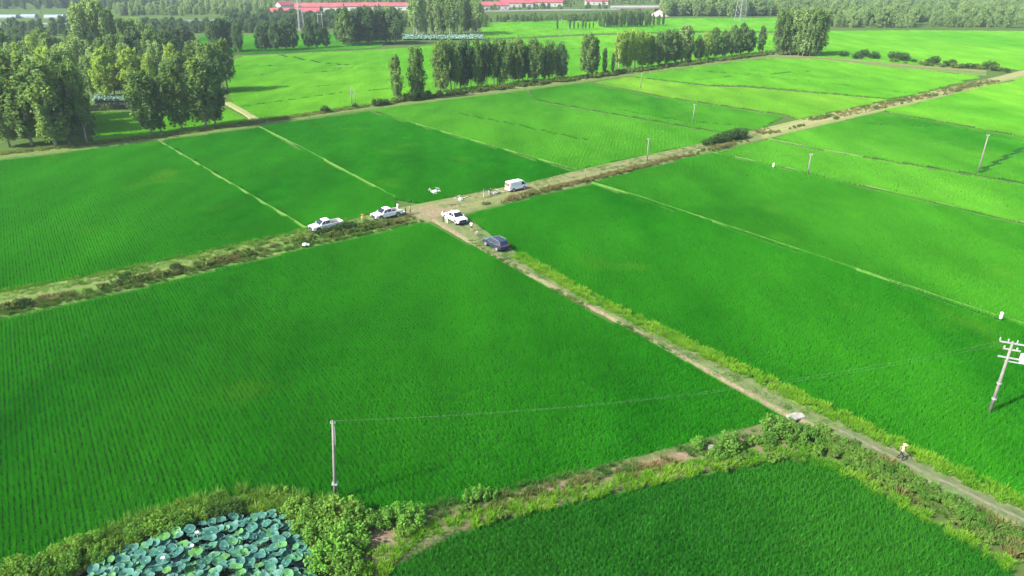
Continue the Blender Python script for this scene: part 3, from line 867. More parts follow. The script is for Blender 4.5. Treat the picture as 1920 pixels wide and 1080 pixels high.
# ------------------------------------------------------------------ trees
def tree_parts(seed, kind):
    """trunk with limbs and a leafy crown, 16 m tall; kinds: poplar, airy, round, slim"""
    rs = np.random.RandomState(seed)
    HT = 16.0
    z0, rad, per, leaf, ncl = dict(poplar=(2.4, 3.0, 44, 0.56, 96), airy=(4.4, 2.8, 36, 0.54, 80), round=(2.4, 4.1, 48, 0.60, 110), slim=(2.2, 2.1, 42, 0.50, 72))[kind]
    tb = MB()
    lean = rs.normal(0, 0.25, 2)
    zz = [0, 1.5, 4, 8, 12, 15]
    tb.tube([(lean[0] * z / 16 + rs.normal(0, .06), lean[1] * z / 16 + rs.normal(0, .06), z) for z in zz], [0.26, 0.20, 0.17, 0.12, 0.07, 0.03], 7)
    cl = []
    for i in range(ncl):
        t = (i + rs.uniform()) / ncl
        z = z0 + (HT - z0 - 0.4) * t
        if kind == 'round':
            pr = math.sin(PI * min(1, 0.12 + 0.88 * t)) ** 0.6
        else:
            pr = (math.sin(PI * (0.12 + 0.80 * t)) ** 0.6) * (0.92 + 0.10 * t)
        a = i * 2.4 + rs.uniform(-0.7, 0.7)
        q = rad * pr * rs.uniform(0.35, 1.0)
        x, y = q * math.cos(a) + lean[0] * z / 16, q * math.sin(a) + lean[1] * z / 16
        s = rs.uniform(0.30, 0.85) * (0.75 + 0.35 * pr) * (rad / 2.3) ** 0.6
        cl.append((x, y, z, s * 0.85, s * 0.85, s * (2.1 if kind != 'round' else 1.3)))
        if i % 5 == 0 and q > 0.6:
            zb = max(z0 * 0.7, z - 1.6 - q * 0.5)
            tb.tube([(lean[0] * zb / 16, lean[1] * zb / 16, zb), (x * 0.55, y * 0.55, (zb + z) / 2), (x, y, z)], [0.07, 0.05, 0.02], 5, cap=False)
    v, f = leaf_cloud(cl, per, leaf, rs)
    return tb, (v, f)
TREEM = {}
for kind, ns in (('poplar', 4), ('airy', 3), ('round', 3), ('slim', 3)):
    for i in range(ns):
        tb, (v, f) = tree_parts(200 + 17 * len(TREEM), kind)
        t = tb.build('trunk', M['bark'], link=False, smooth=True)
        c = mesh_obj('crown', v, f, None, link=False)
        TREEM[(kind, i)] = (t.data, c.data)
_crown_cache = {}
def crown_mesh(key, mat):
    k = (key, mat)
    if k not in _crown_cache:
        me = TREEM[key][1].copy()
        me.materials.append(M[mat])
        _crown_cache[k] = me
    return _crown_cache[k]
_kinds = dict(poplar=4, airy=3, round=3, slim=3)
tree_spots = []
LOOK = dict(crown_gold='yellowing', crown_pale='pale green', crown_poplar='mid green', crown_dark='dark green')
SHAPE = dict(poplar='full poplar', airy='open crowned poplar', round='round tree', slim='slim poplar')
def tree(x, y, ytop, kind, mat, label, group, wide=1.0):
    if '{}' in label:
        label = label.format(LOOK[mat] + ' ' + SHAPE[kind])
    p = G(x, y)
    h = z_at(p, ytop)
    tree_spots.append((p.x, p.y, h))
    key = (kind, rnd.randrange(_kinds[kind]))
    e = empty('poplar_tree' if kind != 'round' else 'leafy_tree', p, rnd.uniform(0, 2 * PI))
    s = h / 16.0
    e.scale = (s * wide * rnd.uniform(0.92, 1.1), s * wide * rnd.uniform(0.92, 1.1), s)
    t = bpy.data.objects.new('trunk', TREEM[key][0]); t.parent = e; COL.objects.link(t)
    c = bpy.data.objects.new('crown', crown_mesh(key, mat)); c.parent = e; COL.objects.link(c)
    return tag(e, label, 'tree', group)
LG = 'trees of the grove'
front = [(18, 276, 138, 'poplar', 'crown_poplar', 1.2), (62, 274, 100, 'poplar', 'crown_poplar', 1.25), (106, 279, 112, 'poplar', 'crown_poplar', 1.3), (132, 273, 150, 'poplar', 'crown_dark', 1.0)]
for (x, y, t, k, m_, w), lab in zip(front, ('shorter full poplar first on the canal bank at the thick end of the grove', 'tallest full poplar on the canal bank at the thick end of the grove', 'broad leaning poplar set nearest the main rice at the thick end of the grove', 'short dark poplar tucked beside the slender bare trunked poplar')):
    tree(x, y, t, k, m_, lab, LG, w)
tree(165, 269, 118, 'airy', 'crown_poplar', 'slender poplar with a bare leaning trunk standing apart on the canal bank', LG, 0.95)
tree(285, 253, 132, 'poplar', 'crown_poplar', 'bushy poplar leafy down to the ground beside the small enclosed field', LG, 1.35)
tree(303, 251, 150, 'slim', 'crown_dark', 'slim dark poplar close behind the bushy ground-leafed poplar', LG, 1.0)
tree(342, 245, 122, 'poplar', 'crown_poplar', 'medium poplar between the bushy poplar and the corner poplars', LG, 1.1)
tree(386, 241, 108, 'poplar', 'crown_poplar', 'large poplar at the grove corner near the pale farm path', 'poplars at the grove corner', 1.35)
tree(404, 235, 122, 'poplar', 'crown_dark', 'dark poplar partly behind the large corner poplar by the pale farm path', 'poplars at the grove corner', 1.15)
for i in range(28):
    x, y = -20 + 185 * rnd.random(), 205 + 55 * rnd.random()
    tree(x, y, y - rnd.uniform(105, 140), rnd.choice(['poplar', 'airy', 'poplar', 'slim']), rnd.choice(['crown_gold', 'crown_poplar', 'crown_pale', 'crown_pale']), '{} deep in the thick of the grove', 'trees in the thick of the grove', rnd.uniform(1.0, 1.3))
for i in range(20):
    x = 172 + 255 * (i + rnd.random()) / 20
    y = 184 - (x - 172) * 0.02 + rnd.uniform(-9, 3)
    tree(x, y, y - rnd.uniform(72, 98), rnd.choice(['poplar', 'airy', 'round']), rnd.choice(['crown_gold', 'crown_gold', 'crown_pale']) if x < 340 else 'crown_poplar', '{} behind the staked pond of the grove', 'trees behind the staked pond', rnd.uniform(0.9, 1.15))
for i in range(36):
    x, y = -10 + 360 * (i + rnd.random()) / 36, rnd.uniform(132, 166)
    tree(x, y, y - rnd.uniform(62, 92), rnd.choice(['poplar', 'slim', 'round']), rnd.choice(['crown_gold', 'crown_pale', 'crown_poplar']) if x < 200 else rnd.choice(['crown_poplar', 'crown_dark']), '{} in the back rows of the grove', 'trees in the back rows of the grove', rnd.uniform(0.9, 1.2))
for x, y, t, k, m_ in [(168, 128, 8, 'poplar', 'crown_pale'), (186, 124, 2, 'poplar', 'crown_pale'), (205, 126, 0, 'poplar', 'crown_pale'), (222, 120, 14, 'slim', 'crown_poplar')]:
    tree(x, y, t, k, m_, 'very tall {} rising behind the grove', 'very tall poplars behind the grove', 0.95)
for x, y, t in [(248, 118, 36), (262, 116, 34), (277, 117, 40), (292, 114, 46)]:
    tree(x, y, t, 'poplar', 'crown_pale', 'pale green poplar in the clump beyond the back rows of the grove', 'pale poplar clump beyond the grove', 1.05)
for x, y, t in [(312, 112, 56), (330, 110, 48), (347, 109, 50), (362, 108, 58)]:
    tree(x, y, t, 'round', 'crown_dark', 'dark round tree beside the pale poplar clump', 'dark round trees beside the pale clump', 0.95)
for x, y, t in [(404, 100, 40), (418, 98, 34), (432, 97, 38), (447, 99, 46)]:
    tree(x, y, t, 'poplar', 'crown_dark', 'dark tree in the clump between grove and far rice field', 'dark clump between grove and far rice', 1.1)
for x, y, t in [(492, 97, 46), (506, 96, 40), (520, 97, 42), (536, 95, 38), (550, 94, 44)]:
    tree(x, y, t, 'round', 'crown_dark', 'dark round tree in the clump in front of the lattice mast', 'dark clump in front of the mast', 1.0)
for x, y, t in [(580, 92, 42), (595, 91, 40), (612, 90, 52)]:
    tree(x, y, t, 'round', 'crown_dark', 'dark tree in the small clump beside the twin poles', 'small dark clump beside the twin poles', 1.0)
for i in range(13):
    x = 640 + 108 * (i + rnd.random() * .8) / 13
    tree(x, 87 - (x - 640) * 0.05 + rnd.uniform(-3, 2), rnd.uniform(12, 26), rnd.choice(['round', 'poplar']), rnd.choice(['crown_dark', 'crown_dark', 'crown_poplar']), '{} in the dense stand in front of the red roofs', 'dense stand before the red roofs', 1.1)
for i in range(18):
    x = 774 + 128 * (i + rnd.random() * .8) / 18
    tree(x, 70 - (x - 774) * 0.05 + rnd.uniform(-4, 4), rnd.uniform(-14, 2), rnd.choice(['airy', 'airy', 'slim']), rnd.choice(['crown_pale', 'crown_pale', 'crown_poplar']), 'tall {} in the plantation beyond the bright rice', 'tall poplar plantation beyond the bright rice', 1.0)
RG = 'poplars along the canal bank'
tree(746, 191, 103, 'slim', 'crown_poplar', 'lone slim poplar leading the canal row', None, 1.15)
tree(783, 187, 88, 'poplar', 'crown_poplar', 'second poplar of the canal row with dark bushes at its foot', None, 1.05)
def line_y(x):
    return np.interp(x, [740, 900, 1100, 1250, 1430], [189, 168, 145, 124, 100])
for i in range(24):
    x = 822 + 236 * (i + rnd.random() * .7) / 24
    y = line_y(x) + rnd.uniform(-6, 1)
    tree(x, y, rnd.uniform(72, 92) + (900 - x) * 0.02, rnd.choice(['poplar', 'slim', 'airy']), rnd.choice(['crown_poplar', 'crown_dark', 'crown_poplar']), '{} in the long close planted canal row', RG, rnd.uniform(0.85, 1.05))
for x, t, k, m_, w in [(1102, 64, 'poplar', 'crown_poplar', 1.3), (1112, 74, 'poplar', 'crown_dark', 1.1), (1133, 90, 'slim', 'crown_dark', 0.9), (1148, 100, 'slim', 'crown_dark', 0.9)]:
    tree(x, line_y(x) - 1, t, k, m_, 'poplar standing after the gap in the canal row', 'poplars after the gap in the canal row', w)
for x, t, k, m_, w in [(1160, 62, 'airy', 'crown_gold', 1.1), (1174, 58, 'poplar', 'crown_gold', 1.1), (1190, 56, 'airy', 'crown_gold', 1.1), (1204, 60, 'poplar', 'crown_gold', 1.2)]:
    tree(x, line_y(x) - 1, t, k, m_, 'yellowing poplar in the canal row', 'yellowing poplars in the canal row', w)
for x, t, k, m_, w in [(1218, 66, 'round', 'crown_poplar', 1.0), (1233, 60, 'round', 'crown_poplar', 1.0), (1248, 56, 'round', 'crown_poplar', 1.1), (1264, 58, 'poplar', 'crown_poplar', 1.2), (1279, 47, 'poplar', 'crown_pale', 1.15), (1288, 55, 'poplar', 'crown_poplar', 1.0)]:
    tree(x, line_y(x) - 1, t, k, m_, '{} in the canal row just after the yellowing poplars', 'leafy trees after the yellowing poplars', w)
for x, t, k, m_, w in [(1308, 66, 'round', 'crown_poplar', 0.9), (1322, 60, 'round', 'crown_gold', 0.9), (1338, 52, 'round', 'crown_poplar', 1.0), (1354, 56, 'round', 'crown_poplar', 1.0), (1372, 48, 'round', 'crown_poplar', 1.1), (1388, 44, 'round', 'crown_poplar', 1.15), (1404, 56, 'round', 'crown_dark', 1.0), (1424, 49, 'slim', 'crown_dark', 1.2)]:
    tree(x, line_y(x) - 1, t, k, m_, '{} at the end of the canal row', 'round trees ending the canal row', w)
for i in range(11):
    x = 1458 + 80 * (i + rnd.random() * .6) / 11
    tree(x, 104 + rnd.uniform(-4, 3), rnd.uniform(12, 26), 'poplar', rnd.choice(['crown_poplar', 'crown_pale']), 'tall {} in the group at the bright field edge', 'poplar group at the bright field edge', 1.0)
for x, y, t in [(1045, 56, 38), (1068, 55, 36), (1076, 55, 38), (1084, 55, 42), (1092, 55, 36), (1098, 55, 41), (1105, 54, 42), (1112, 54, 41)]:
    tree(x, y, t, 'slim', 'crown_dark', 'small slim tree standing in the far pale rice', 'small slim trees in the far rice', 1.0)
for i in range(26):
    x = 1122 + 122 * (i + rnd.random() * .8) / 26
    tree(x, 53 - (x - 1122) * 0.03 + rnd.uniform(-2, 1), rnd.uniform(20, 32), rnd.choice(['slim', 'poplar']), rnd.choice(['crown_dark', 'crown_poplar']), '{} in the narrow wood beside the overpass', 'slim trees beside the overpass', 1.0)

# far woods that read as one mass
FARC = []
for i in range(5):
    key = [('poplar', 0), ('round', 0), ('round', 1), ('poplar', 2), ('airy', 0)][i]
    me = TREEM[key][1].copy()
    FARC.append(bpy.data.objects.new('far_crown', me))
def woods(lab, quad, n, mat, hmin, hmax):
    pts = []
    for _ in range(n):
        u, v = rnd.random(), rnd.random()
        x = quad[0] + (quad[1] - quad[0]) * u
        p = G(x, quad[2] + (quad[3] - quad[2]) * v + (quad[4] * u if len(quad) > 4 else 0))
        pts.append((p.x, p.y, -1.5))
    s = nrs.uniform(hmin, hmax, n) / 16.0
    sc = np.stack([s * nrs.uniform(1.0, 1.5, n), s * nrs.uniform(1.0, 1.5, n), s], 1)
    o = scatter('woods', np.array(pts), nrs.uniform(0, 6.28, n), sc, FARC, M[mat])
    tag(o, lab, 'woods')
woods('dark hedge like wood below the far road', (215, 500, 50, 62, 0), 130, 'crown_dark', 6, 9)
woods('dark wood behind the tree clumps and before the red roofs', (430, 660, 36, 54, 0), 170, 'crown_dark', 7, 11)
woods('wood behind the tall poplar plantation', (640, 910, 32, 52, 0), 160, 'crown_poplar', 6, 10)
woods('bushy growth covering the embankment', (895, 1215, 28, 42, 0), 260, 'crown_poplar', 4, 7)
woods('pale wood along the far rice field', (1240, 1480, 24, 31, 0), 150, 'crown_pale', 13, 18)
woods('pale wood behind the far pale wood', (1240, 1560, 2, 22, 0), 220, 'crown_pale', 11, 17)
woods('grey green wood beyond the far bright rice field', (1480, 2010, 14, 52, 0), 480, 'crown_pale', 6, 15)
woods('pale wood between the far road and the red roofs', (215, 520, 4, 30, 0), 260, 'crown_pale', 7, 12)
woods('far wood closing the view behind the red roofs', (220, 1300, -8, 8, 0), 520, 'crown_pale', 9, 15)
woods('trees scattered among the red roofed houses', (480, 1150, 12, 34, -8), 150, 'crown_poplar', 5, 9)
woods('bluish wood beyond the far road', (-60, 300, -6, 18, 0), 320, 'crown_dark', 9, 16)
woods('bushy strip between the far road and the grove', (-60, 240, 50, 118, 0), 240, 'crown_dark', 5, 10)
woods('last line of woods at the end of the plain', (-120, 2050, -22, -8, 0), 700, 'crown_poplar', 12, 20)

# ------------------------------------------------------------------ shrubs
def shrub_parts(seed, kind):
    rs = np.random.RandomState(seed)
    n, r, h, leaf, per = dict(wide=(22, 0.95, 1.5, 0.15, 60), tall=(20, 0.55, 1.9, 0.14, 55), spiky=(16, 0.6, 1.6, 0.13, 40))[kind]
    st = MB()
    cl = []
    for i in range(n):
        a, q = rs.uniform(0, 2 * PI), r * math.sqrt(rs.uniform())
        top = h * (1 - 0.45 * (q / r) ** 2) * rs.uniform(0.75, 1.05)
        x, y = q * math.cos(a), q * math.sin(a)
        st.tube([(x * 0.25, y * 0.25, 0), (x * 0.7, y * 0.7, top * 0.55), (x, y, top * 0.95)], [0.025, 0.018, 0.008], 4, cap=False)
        if kind == 'spiky':
            cl.append((x, y, top * 0.66, 0.13, 0.13, top * 0.36))
        else:
            s = rs.uniform(0.2, 0.36)
            cl.append((x, y, top - s * 0.6, s, s, s))
            cl.append((x * 0.8, y * 0.8, top * 0.5, s * 1.1, s * 1.1, s))
    return st, leaf_cloud(cl, per // 2 if kind != 'spiky' else per, leaf, rs)
SHRUB = {}
for kind, ns in (('wide', 3), ('tall', 3), ('spiky', 2)):
    for i in range(ns):
        st, (v, f) = shrub_parts(500 + 13 * len(SHRUB), kind)
        SHRUB[(kind, i)] = (st.build('stems', M['stem'], link=False).data, mesh_obj('foliage', v, f, None, link=False).data)
_fol = {}
def shrub(x, y, h, kind, mat, label, group=None, wide=1.0, z=ZT * 0.8):
    key = (kind, rnd.randrange(3 if kind != 'spiky' else 2))
    e = empty('shrub', G(x, y, z), rnd.uniform(0, 2 * PI))
    s = h / (1.5 if kind == 'wide' else 1.9 if kind == 'tall' else 1.6)
    e.scale = (s * wide, s * wide, s)
    a = bpy.data.objects.new('stems', SHRUB[key][0]); a.parent = e; COL.objects.link(a)
    if (key, mat) not in _fol:
        me = SHRUB[key][1].copy()
        me.materials.append(M[mat])
        _fol[(key, mat)] = me
    b = bpy.data.objects.new('foliage', _fol[(key, mat)]); b.parent = e; COL.objects.link(b)
    return tag(e, label, 'shrub', group)
GP = 'shrubs around the lotus pond'
for x, y, h, m_ in [(592, 985, 2.0, 'shrub_green'), (640, 978, 2.3, 'shrub_pale'), (672, 992, 1.9, 'shrub_green'), (610, 1020, 2.1, 'shrub_green'), (655, 1030, 2.2, 'shrub_bright'), (615, 1062, 2.0, 'shrub_bright'), (650, 1078, 1.7, 'shrub_green'), (560, 968, 1.7, 'shrub_pale'), (575, 1000, 1.5, 'shrub_pale')]:
    shrub(x, y, h, 'wide', m_, 'full {} shrub in the thicket at the foot of the pond pole'.format(dict(shrub_green='green', shrub_pale='pale yellowish', shrub_bright='bright green')[m_]), 'thicket at the foot of the pond pole', 1.05)
for x, y, h, m_ in [(720, 985, 1.5, 'shrub_green'), (748, 982, 1.9, 'shrub_bright'), (775, 980, 1.8, 'shrub_bright'), (760, 1000, 1.3, 'shrub_pale')]:
    shrub(x, y, h, 'wide', m_, 'bright green shrub on the bund just past the brown gap', 'bright shrubs past the brown gap', 0.95)
for x, y, h in [(885, 942, 1.9), (902, 938, 1.7), (921, 936, 1.4)]:
    shrub(x, y, h, 'spiky', 'shrub_bright', 'upright spiky light green weed standing on the bund', 'spiky weeds on the bund', 0.9)
for x, y, h, m_ in [(265, 1008, 1.5, 'shrub_green'), (300, 1000, 1.7, 'shrub_pale'), (335, 990, 1.5, 'shrub_green'), (370, 976, 1.3, 'shrub_pale'), (410, 968, 1.2, 'shrub_dark'), (440, 964, 1.2, 'shrub_dark')]:
    shrub(x, y, h, 'wide', m_, dict(shrub_green='green', shrub_pale='yellowish', shrub_dark='dark')[m_] + ' shrub overhanging the inner edge of the lotus pond', 'shrubs overhanging the pond edge', 1.0)
for x, y, h, m_ in [(105, 1052, 1.4, 'shrub_pale'), (140, 1036, 1.5, 'shrub_pale'), (175, 1024, 1.3, 'shrub_pale'), (70, 1080, 1.6, 'shrub_green'), (130, 1068, 1.5, 'shrub_green'), (185, 1050, 1.2, 'shrub_green'), (25, 1075, 1.5, 'shrub_pale'), (200, 1035, 1.1, 'shrub_pale')]:
    shrub(x, y, h, 'wide', m_, ('yellowish' if m_ == 'shrub_pale' else 'green') + ' shrub on the pond bank beside the bare patch', 'yellow green shrubs on the pond bank', 1.0)
shrub(1306, 842, 1.5, 'tall', 'shrub_bright', 'small green shrub beside the pale stone on the bund', None, 1.1)
shrub(1365, 845, 2.2, 'tall', 'shrub_green', 'upright dark green shrub just past the pale stone on the bund', None, 1.3)
shrub(1345, 858, 1.2, 'wide', 'shrub_green', 'low green shrub at the foot of the upright shrub', None, 1.0)
for x, y, h in [(1452, 816, 2.0), (1474, 812, 1.7), (1488, 826, 1.6), (1435, 832, 1.3), (1512, 818, 1.3)]:
    shrub(x, y, h, 'wide', 'shrub_green', 'blue green shrub in the corner below the white slab', 'corner shrubs below the white slab', 1.0)
for x, y, h in [(1325, 273, 1.8), (1336, 270, 2.0), (1347, 268, 2.4), (1358, 266, 2.6), (1369, 263, 2.9), (1380, 261, 3.0), (1389, 259, 2.8)]:
    shrub(x, y, h, 'wide', 'shrub_dark', 'dark bush in the clump beside the main track', 'dark bush clump beside the main track', 1.0)
for x, y, h in [(600, 441, 1.0), (612, 439, 1.3), (624, 437, 1.4), (636, 434, 1.5), (648, 431, 1.6), (660, 428, 1.4), (671, 427, 1.0), (682, 426, 0.8), (692, 423, 0.9), (700, 421, 0.8)]:
    shrub(x, y, h, 'wide', 'shrub_dark', 'dark bush on the near verge of the main track between the two pickups', 'bushes between the two pickups', 0.8)
for x, y, h in [(236, 525, 1.3), (330, 507, 1.2), (48, 573, 1.2)]:
    shrub(x, y, h, 'wide', 'shrub_dark', 'dark bush growing in the weedy ditch of the main track', 'dark bushes in the ditch', 1.0)
for x, y, h in [(610, 211, 2.2), (708, 199, 2.6), (722, 197, 2.3), (666, 203, 1.6)]:
    shrub(x, y, h, 'wide', 'shrub_dark', 'dark bush on the canal bank before the tree row', 'bushes on the canal bank', 1.0)
for x, y, h in [(772, 189, 4.0), (790, 187, 3.6), (800, 185, 3.0)]:
    shrub(x, y, h, 'wide', 'shrub_dark', 'dark bush at the foot of the second canal poplar', 'bushes at the second canal poplar', 0.9)
for i in range(14):
    x = 1560 + 330 * (i + rnd.random()) / 14
    shrub(x, 104 + (x - 1560) * 0.085 + rnd.uniform(-3, 3), rnd.uniform(1.5, 4), 'wide', 'shrub_dark', 'scattered dark bush along the edge of the far bright rice', 'bushes along the far bright rice', 1.2)

# ------------------------------------------------------------------ lotus pond
M['pond_water'] = plain_mat('pond_water', (0.010, 0.014, 0.009), (0.018, 0.022, 0.012), 0.12, 0.8, coord='pos')
pond_px = [(120, 1130), (150, 1078), (235, 1012), (330, 983), (430, 955), (530, 955), (590, 980), (612, 1040), (620, 1130), (610, 1230), (120, 1230)]
PW = [G(x, y, 0.05) for x, y in pond_px]
tag(mesh_obj('pond', PW, [tuple(range(len(PW)))], M['pond_water']), 'dark still water of the lotus pond', 'pond', kind='structure')
def lotus_mat():
    m, nt, out = new_mat('lotus_leaf')
    tc = nd(nt, 'ShaderNodeTexCoord')
    ln = nd(nt, 'ShaderNodeVectorMath', operation='LENGTH')
    nt.links.new(tc.outputs['Object'], ln.inputs[0])
    oi = nd(nt, 'ShaderNodeObjectInfo')
    ramp = nd(nt, 'ShaderNodeValToRGB')
    cr = ramp.color_ramp
    cr.elements[0].position = 0.0; cr.elements[0].color = c4((0.030, 0.125, 0.100))
    cr.elements[1].position = 1.0; cr.elements[1].color = c4((0.105, 0.300, 0.050))
    for p, c in ((0.35, (0.040, 0.150, 0.125)), (0.62, (0.055, 0.175, 0.150)), (0.82, (0.055, 0.200, 0.090))):
        e = cr.elements.new(p); e.color = c4(c)
    nt.links.new(oi.outputs['Random'], ramp.inputs[0])
    rim = nd(nt, 'ShaderNodeMapRange')
    rim.inputs['From Min'].default_value = 0.30
    rim.inputs['From Max'].default_value = 0.50
    nt.links.new(ln.outputs['Value'], rim.inputs['Value'])
    col = mixc(nt, math_n(nt, 'MULTIPLY', rim.outputs[0], 0.35), ramp.outputs[0], (0.17, 0.34, 0.26))
    ctr = nd(nt, 'ShaderNodeMapRange')
    ctr.inputs['From Min'].default_value = 0.09
    ctr.inputs['From Max'].default_value = 0.03
    nt.links.new(ln.outputs['Value'], ctr.inputs['Value'])
    col = mixc(nt, ctr.outputs[0], col, (0.22, 0.38, 0.22))
    col = mixc(nt, math_n(nt, 'MULTIPLY', noise_fac(nt, 6.0, 0.4, 0.7, 3.0, 'obj'), 0.25), col, (0.06, 0.15, 0.09))
    p = nd(nt, 'ShaderNodeBsdfPrincipled')
    p.inputs['Roughness'].default_value = 0.5
    p.inputs['Specular IOR Level'].default_value = 0.15
    nt.links.new(col, p.inputs['Base Color'])
    tr = nd(nt, 'ShaderNodeBsdfTranslucent')
    nt.links.new(col, tr.inputs['Color'])
    mx = nd(nt, 'ShaderNodeMixShader')
    mx.inputs[0].default_value = 0.2
    nt.links.new(p.outputs[0], mx.inputs[1])
    nt.links.new(tr.outputs[0], mx.inputs[2])
    nt.links.new(mx.outputs[0], out.inputs['Surface'])
    return m
M['lotus'] = lotus_mat()
def lotus_leaf_mesh(seed):
    rs = np.random.RandomState(seed)
    n = 18
    ph, ph2 = rs.uniform(0, 6.28, 2)
    cup = rs.uniform(0.05, 0.16)
    v, f = [(0, 0, -0.02)], []
    for k, r in enumerate((0.16, 0.34, 0.48)):
        for j in range(n):
            a = 2 * PI * j / n
            rr = r * (1 + 0.05 * math.sin(2 * a + ph))
            z = cup * (r / 0.48) ** 2 + (r / 0.48) ** 2 * (0.045 * math.sin(3 * a + ph) + 0.03 * math.sin(5 * a + ph2))
            v.append((rr * math.cos(a), rr * math.sin(a), z))
    f += [(0, 1 + j, 1 + (j + 1) % n) for j in range(n)]
    for k in range(2):
        for j in range(n):
            a, b = 1 + k * n + j, 1 + k * n + (j + 1) % n
            f.append((a, a + n, b + n, b))
    st = MB()
    st.add(v, f)
    st.tube([(0, 0, -0.03), (0.03, 0.02, -0.5), (0.0, 0.05, -1.1)], [0.014, 0.014, 0.016], 5, cap=False)
    me = bpy.data.meshes.new('leaf')
    me.from_pydata(st.v, [], st.f)
    me.update()
    me.shade_smooth()
    me.materials.append(M['lotus'])
    return me
LOT = [lotus_leaf_mesh(900 + i) for i in range(7)]
bed = empty('lotus_bed', G(400, 1040, 0.0))
tag(bed, 'bed of big round blue green lotus leaves filling the dark pond', 'lotus bed')
inv = Matrix.Translation(bed.location).inverted()
inner = [(150, 1120), (165, 1075), (215, 1030), (300, 1005), (350, 988), (420, 972), (480, 962), (540, 966), (575, 1000), (585, 1050), (590, 1130)]
holes = [((255, 1030), 14, 9), ((400, 986), 22, 7), ((548, 1018), 26, 7), ((560, 1060), 12, 10), ((335, 1012), 30, 8)]
cnt, spots, tries = 0, [], 0
while cnt < 296 and tries < 20000:
    tries += 1
    x, y = rnd.uniform(140, 600), rnd.uniform(958, 1086)
    if not in_poly(np.array([x]), np.array([y]), inner)[0]:
        continue
    if any(((x - c[0]) / a) ** 2 + ((y - c[1]) / b) ** 2 < 1 for c, a, b in holes) and rnd.random() < 0.93:
        continue
    z = rnd.uniform(0.35, 0.95)
    p = G(x, y, z)
    s = rnd.uniform(0.5, 1.0)
    if any((p.x - q[0]) ** 2 + (p.y - q[1]) ** 2 < ((s + q[3]) * 0.26) ** 2 for q in spots):
        continue
    spots.append((p.x, p.y, p.z, s))
    o = bpy.data.objects.new('leaf', rnd.choice(LOT))
    o.parent = bed
    o.location = p - bed.location
    o.rotation_euler = (rnd.gauss(0.05, 0.22), rnd.gauss(0, 0.22), rnd.uniform(0, 6.28))
    o.scale = (s * rnd.uniform(0.9, 1.1), s * rnd.uniform(0.9, 1.1), s)
    COL.objects.link(o)
    cnt += 1
# the rest of the bed, past the 300 counted leaves
LOTP = [bpy.data.objects.new('lotus_pad', me) for me in LOT]
lo_pts = np.array([tuple(G(rnd.uniform(130, 610), rnd.uniform(1090, 1225), rnd.uniform(0.35, 0.95)) - bed.location) for _ in range(420)])
lo = scatter('leaves', lo_pts, nrs.uniform(0, 6.28, len(lo_pts)), nrs.uniform(0.55, 1.0, len(lo_pts)), LOTP, None)
lo.data.materials.append(M['lotus'])
lo.parent = bed
fb = MB()
for k in range(9):
    a = k * 2 * PI / 9
    d = Vector((math.cos(a), math.sin(a), 0))
    e2 = Vector((-d.y, d.x, 0))
    fb.add([d * 0.03, d * 0.13 + e2 * 0.06 + Vector((0, 0, .10)), d * 0.16 + Vector((0, 0, .20)), d * 0.13 - e2 * 0.06 + Vector((0, 0, .10))], [(0, 1, 2, 3)])
fb.tube([(0, 0, 0.02), (0, 0, -1.0)], [0.015, 0.018], 5)
flower = fb.build('flower', M['cloth_white'], link=False).data
for x, y in [(369, 1001), (305, 1049), (360, 1026)]:
    o = bpy.data.objects.new('flower', flower)
    o.parent = bed
    o.location = G(x, y, 1.05) - bed.location
    COL.objects.link(o)

# ------------------------------------------------------------------ poles and wires
def pole(x, y, ytop, label, r=0.15, group=None, zb=0.0, lean=0.0, arm=None, cat='utility pole'):
    p = G(x, y, zb)
    h = z_at(p, ytop) - zb
    e = empty('utility_pole', p)
    MB().tube([(0, 0, -0.2), (lean * 0.5, 0, h * 0.5), (lean, 0, h)], [r * 1.15, r, r * 0.72], 10).build('shaft', M['concrete'], e, smooth=True)
    tag(e, label, cat, group)
    return e, p, h
pe, pp, ph_ = pole(629, 940, 788, 'tall grey concrete pole rising from the shrubs by the lotus pond', 0.12)
pe.rotation_euler = (0, 0.075, 0)      # the pole leans a little
b = MB(); b.box((-0.20, -0.035, ph_ - 0.28), (0.20, 0.035, ph_ - 0.24)); b.build('crossarm', M['galvanised'], pe)
for sx in (-0.17, 0.17):
    MB().tube([(sx, 0, ph_ - 0.24), (sx, 0, ph_ - 0.14), (sx, 0, ph_ - 0.06)], [0.02, 0.035, 0.02], 7).build('insulator', M['porcelain'], pe)
MB().tube([(0.13, -0.06, ph_ - 0.5), (0.17, -0.08, ph_ - 1.4), (0.15, -0.06, ph_ - 2.2)], [0.03, 0.04, 0.03], 6).build('cable_loop', M['galvanised'], pe)
MB().box((-0.22, -0.22, 1.75), (0.22, 0.22, 1.86)).build('clamp_band', M['galvanised'], pe)
# the pole with the transformer
te, tp, th_ = pole(1855, 775, 640, 'concrete pole with crossarms and transformer standing in the rice', 0.14)
ta = math.radians(-25)
def rot_box(mb, c, s, a):
    q = Matrix.Rotation(a, 3, 'Z')
    x, y, z = s
    vs = [Vector((sx * x, sy * y, sz * z)) for sz in (-1, 1) for sx, sy in ((-1, -1), (1, -1), (1, 1), (-1, 1))]
    return mb.add([q @ v + Vector(c) for v in vs], [(0, 3, 2, 1), (4, 5, 6, 7), (0, 1, 5, 4), (1, 2, 6, 5), (2, 3, 7, 6), (3, 0, 4, 7)])
dirv = Vector((math.cos(ta), math.sin(ta), 0))
for z, L in ((th_ - 0.2, 1.1), (th_ - 0.85, 0.7), (th_ - 1.7, 0.9)):
    rot_box(MB(), (dirv.x * 0.1, dirv.y * 0.1 - 0.02, z), (L, 0.06, 0.06), ta).build('crossarm', M['galvanised'], te)
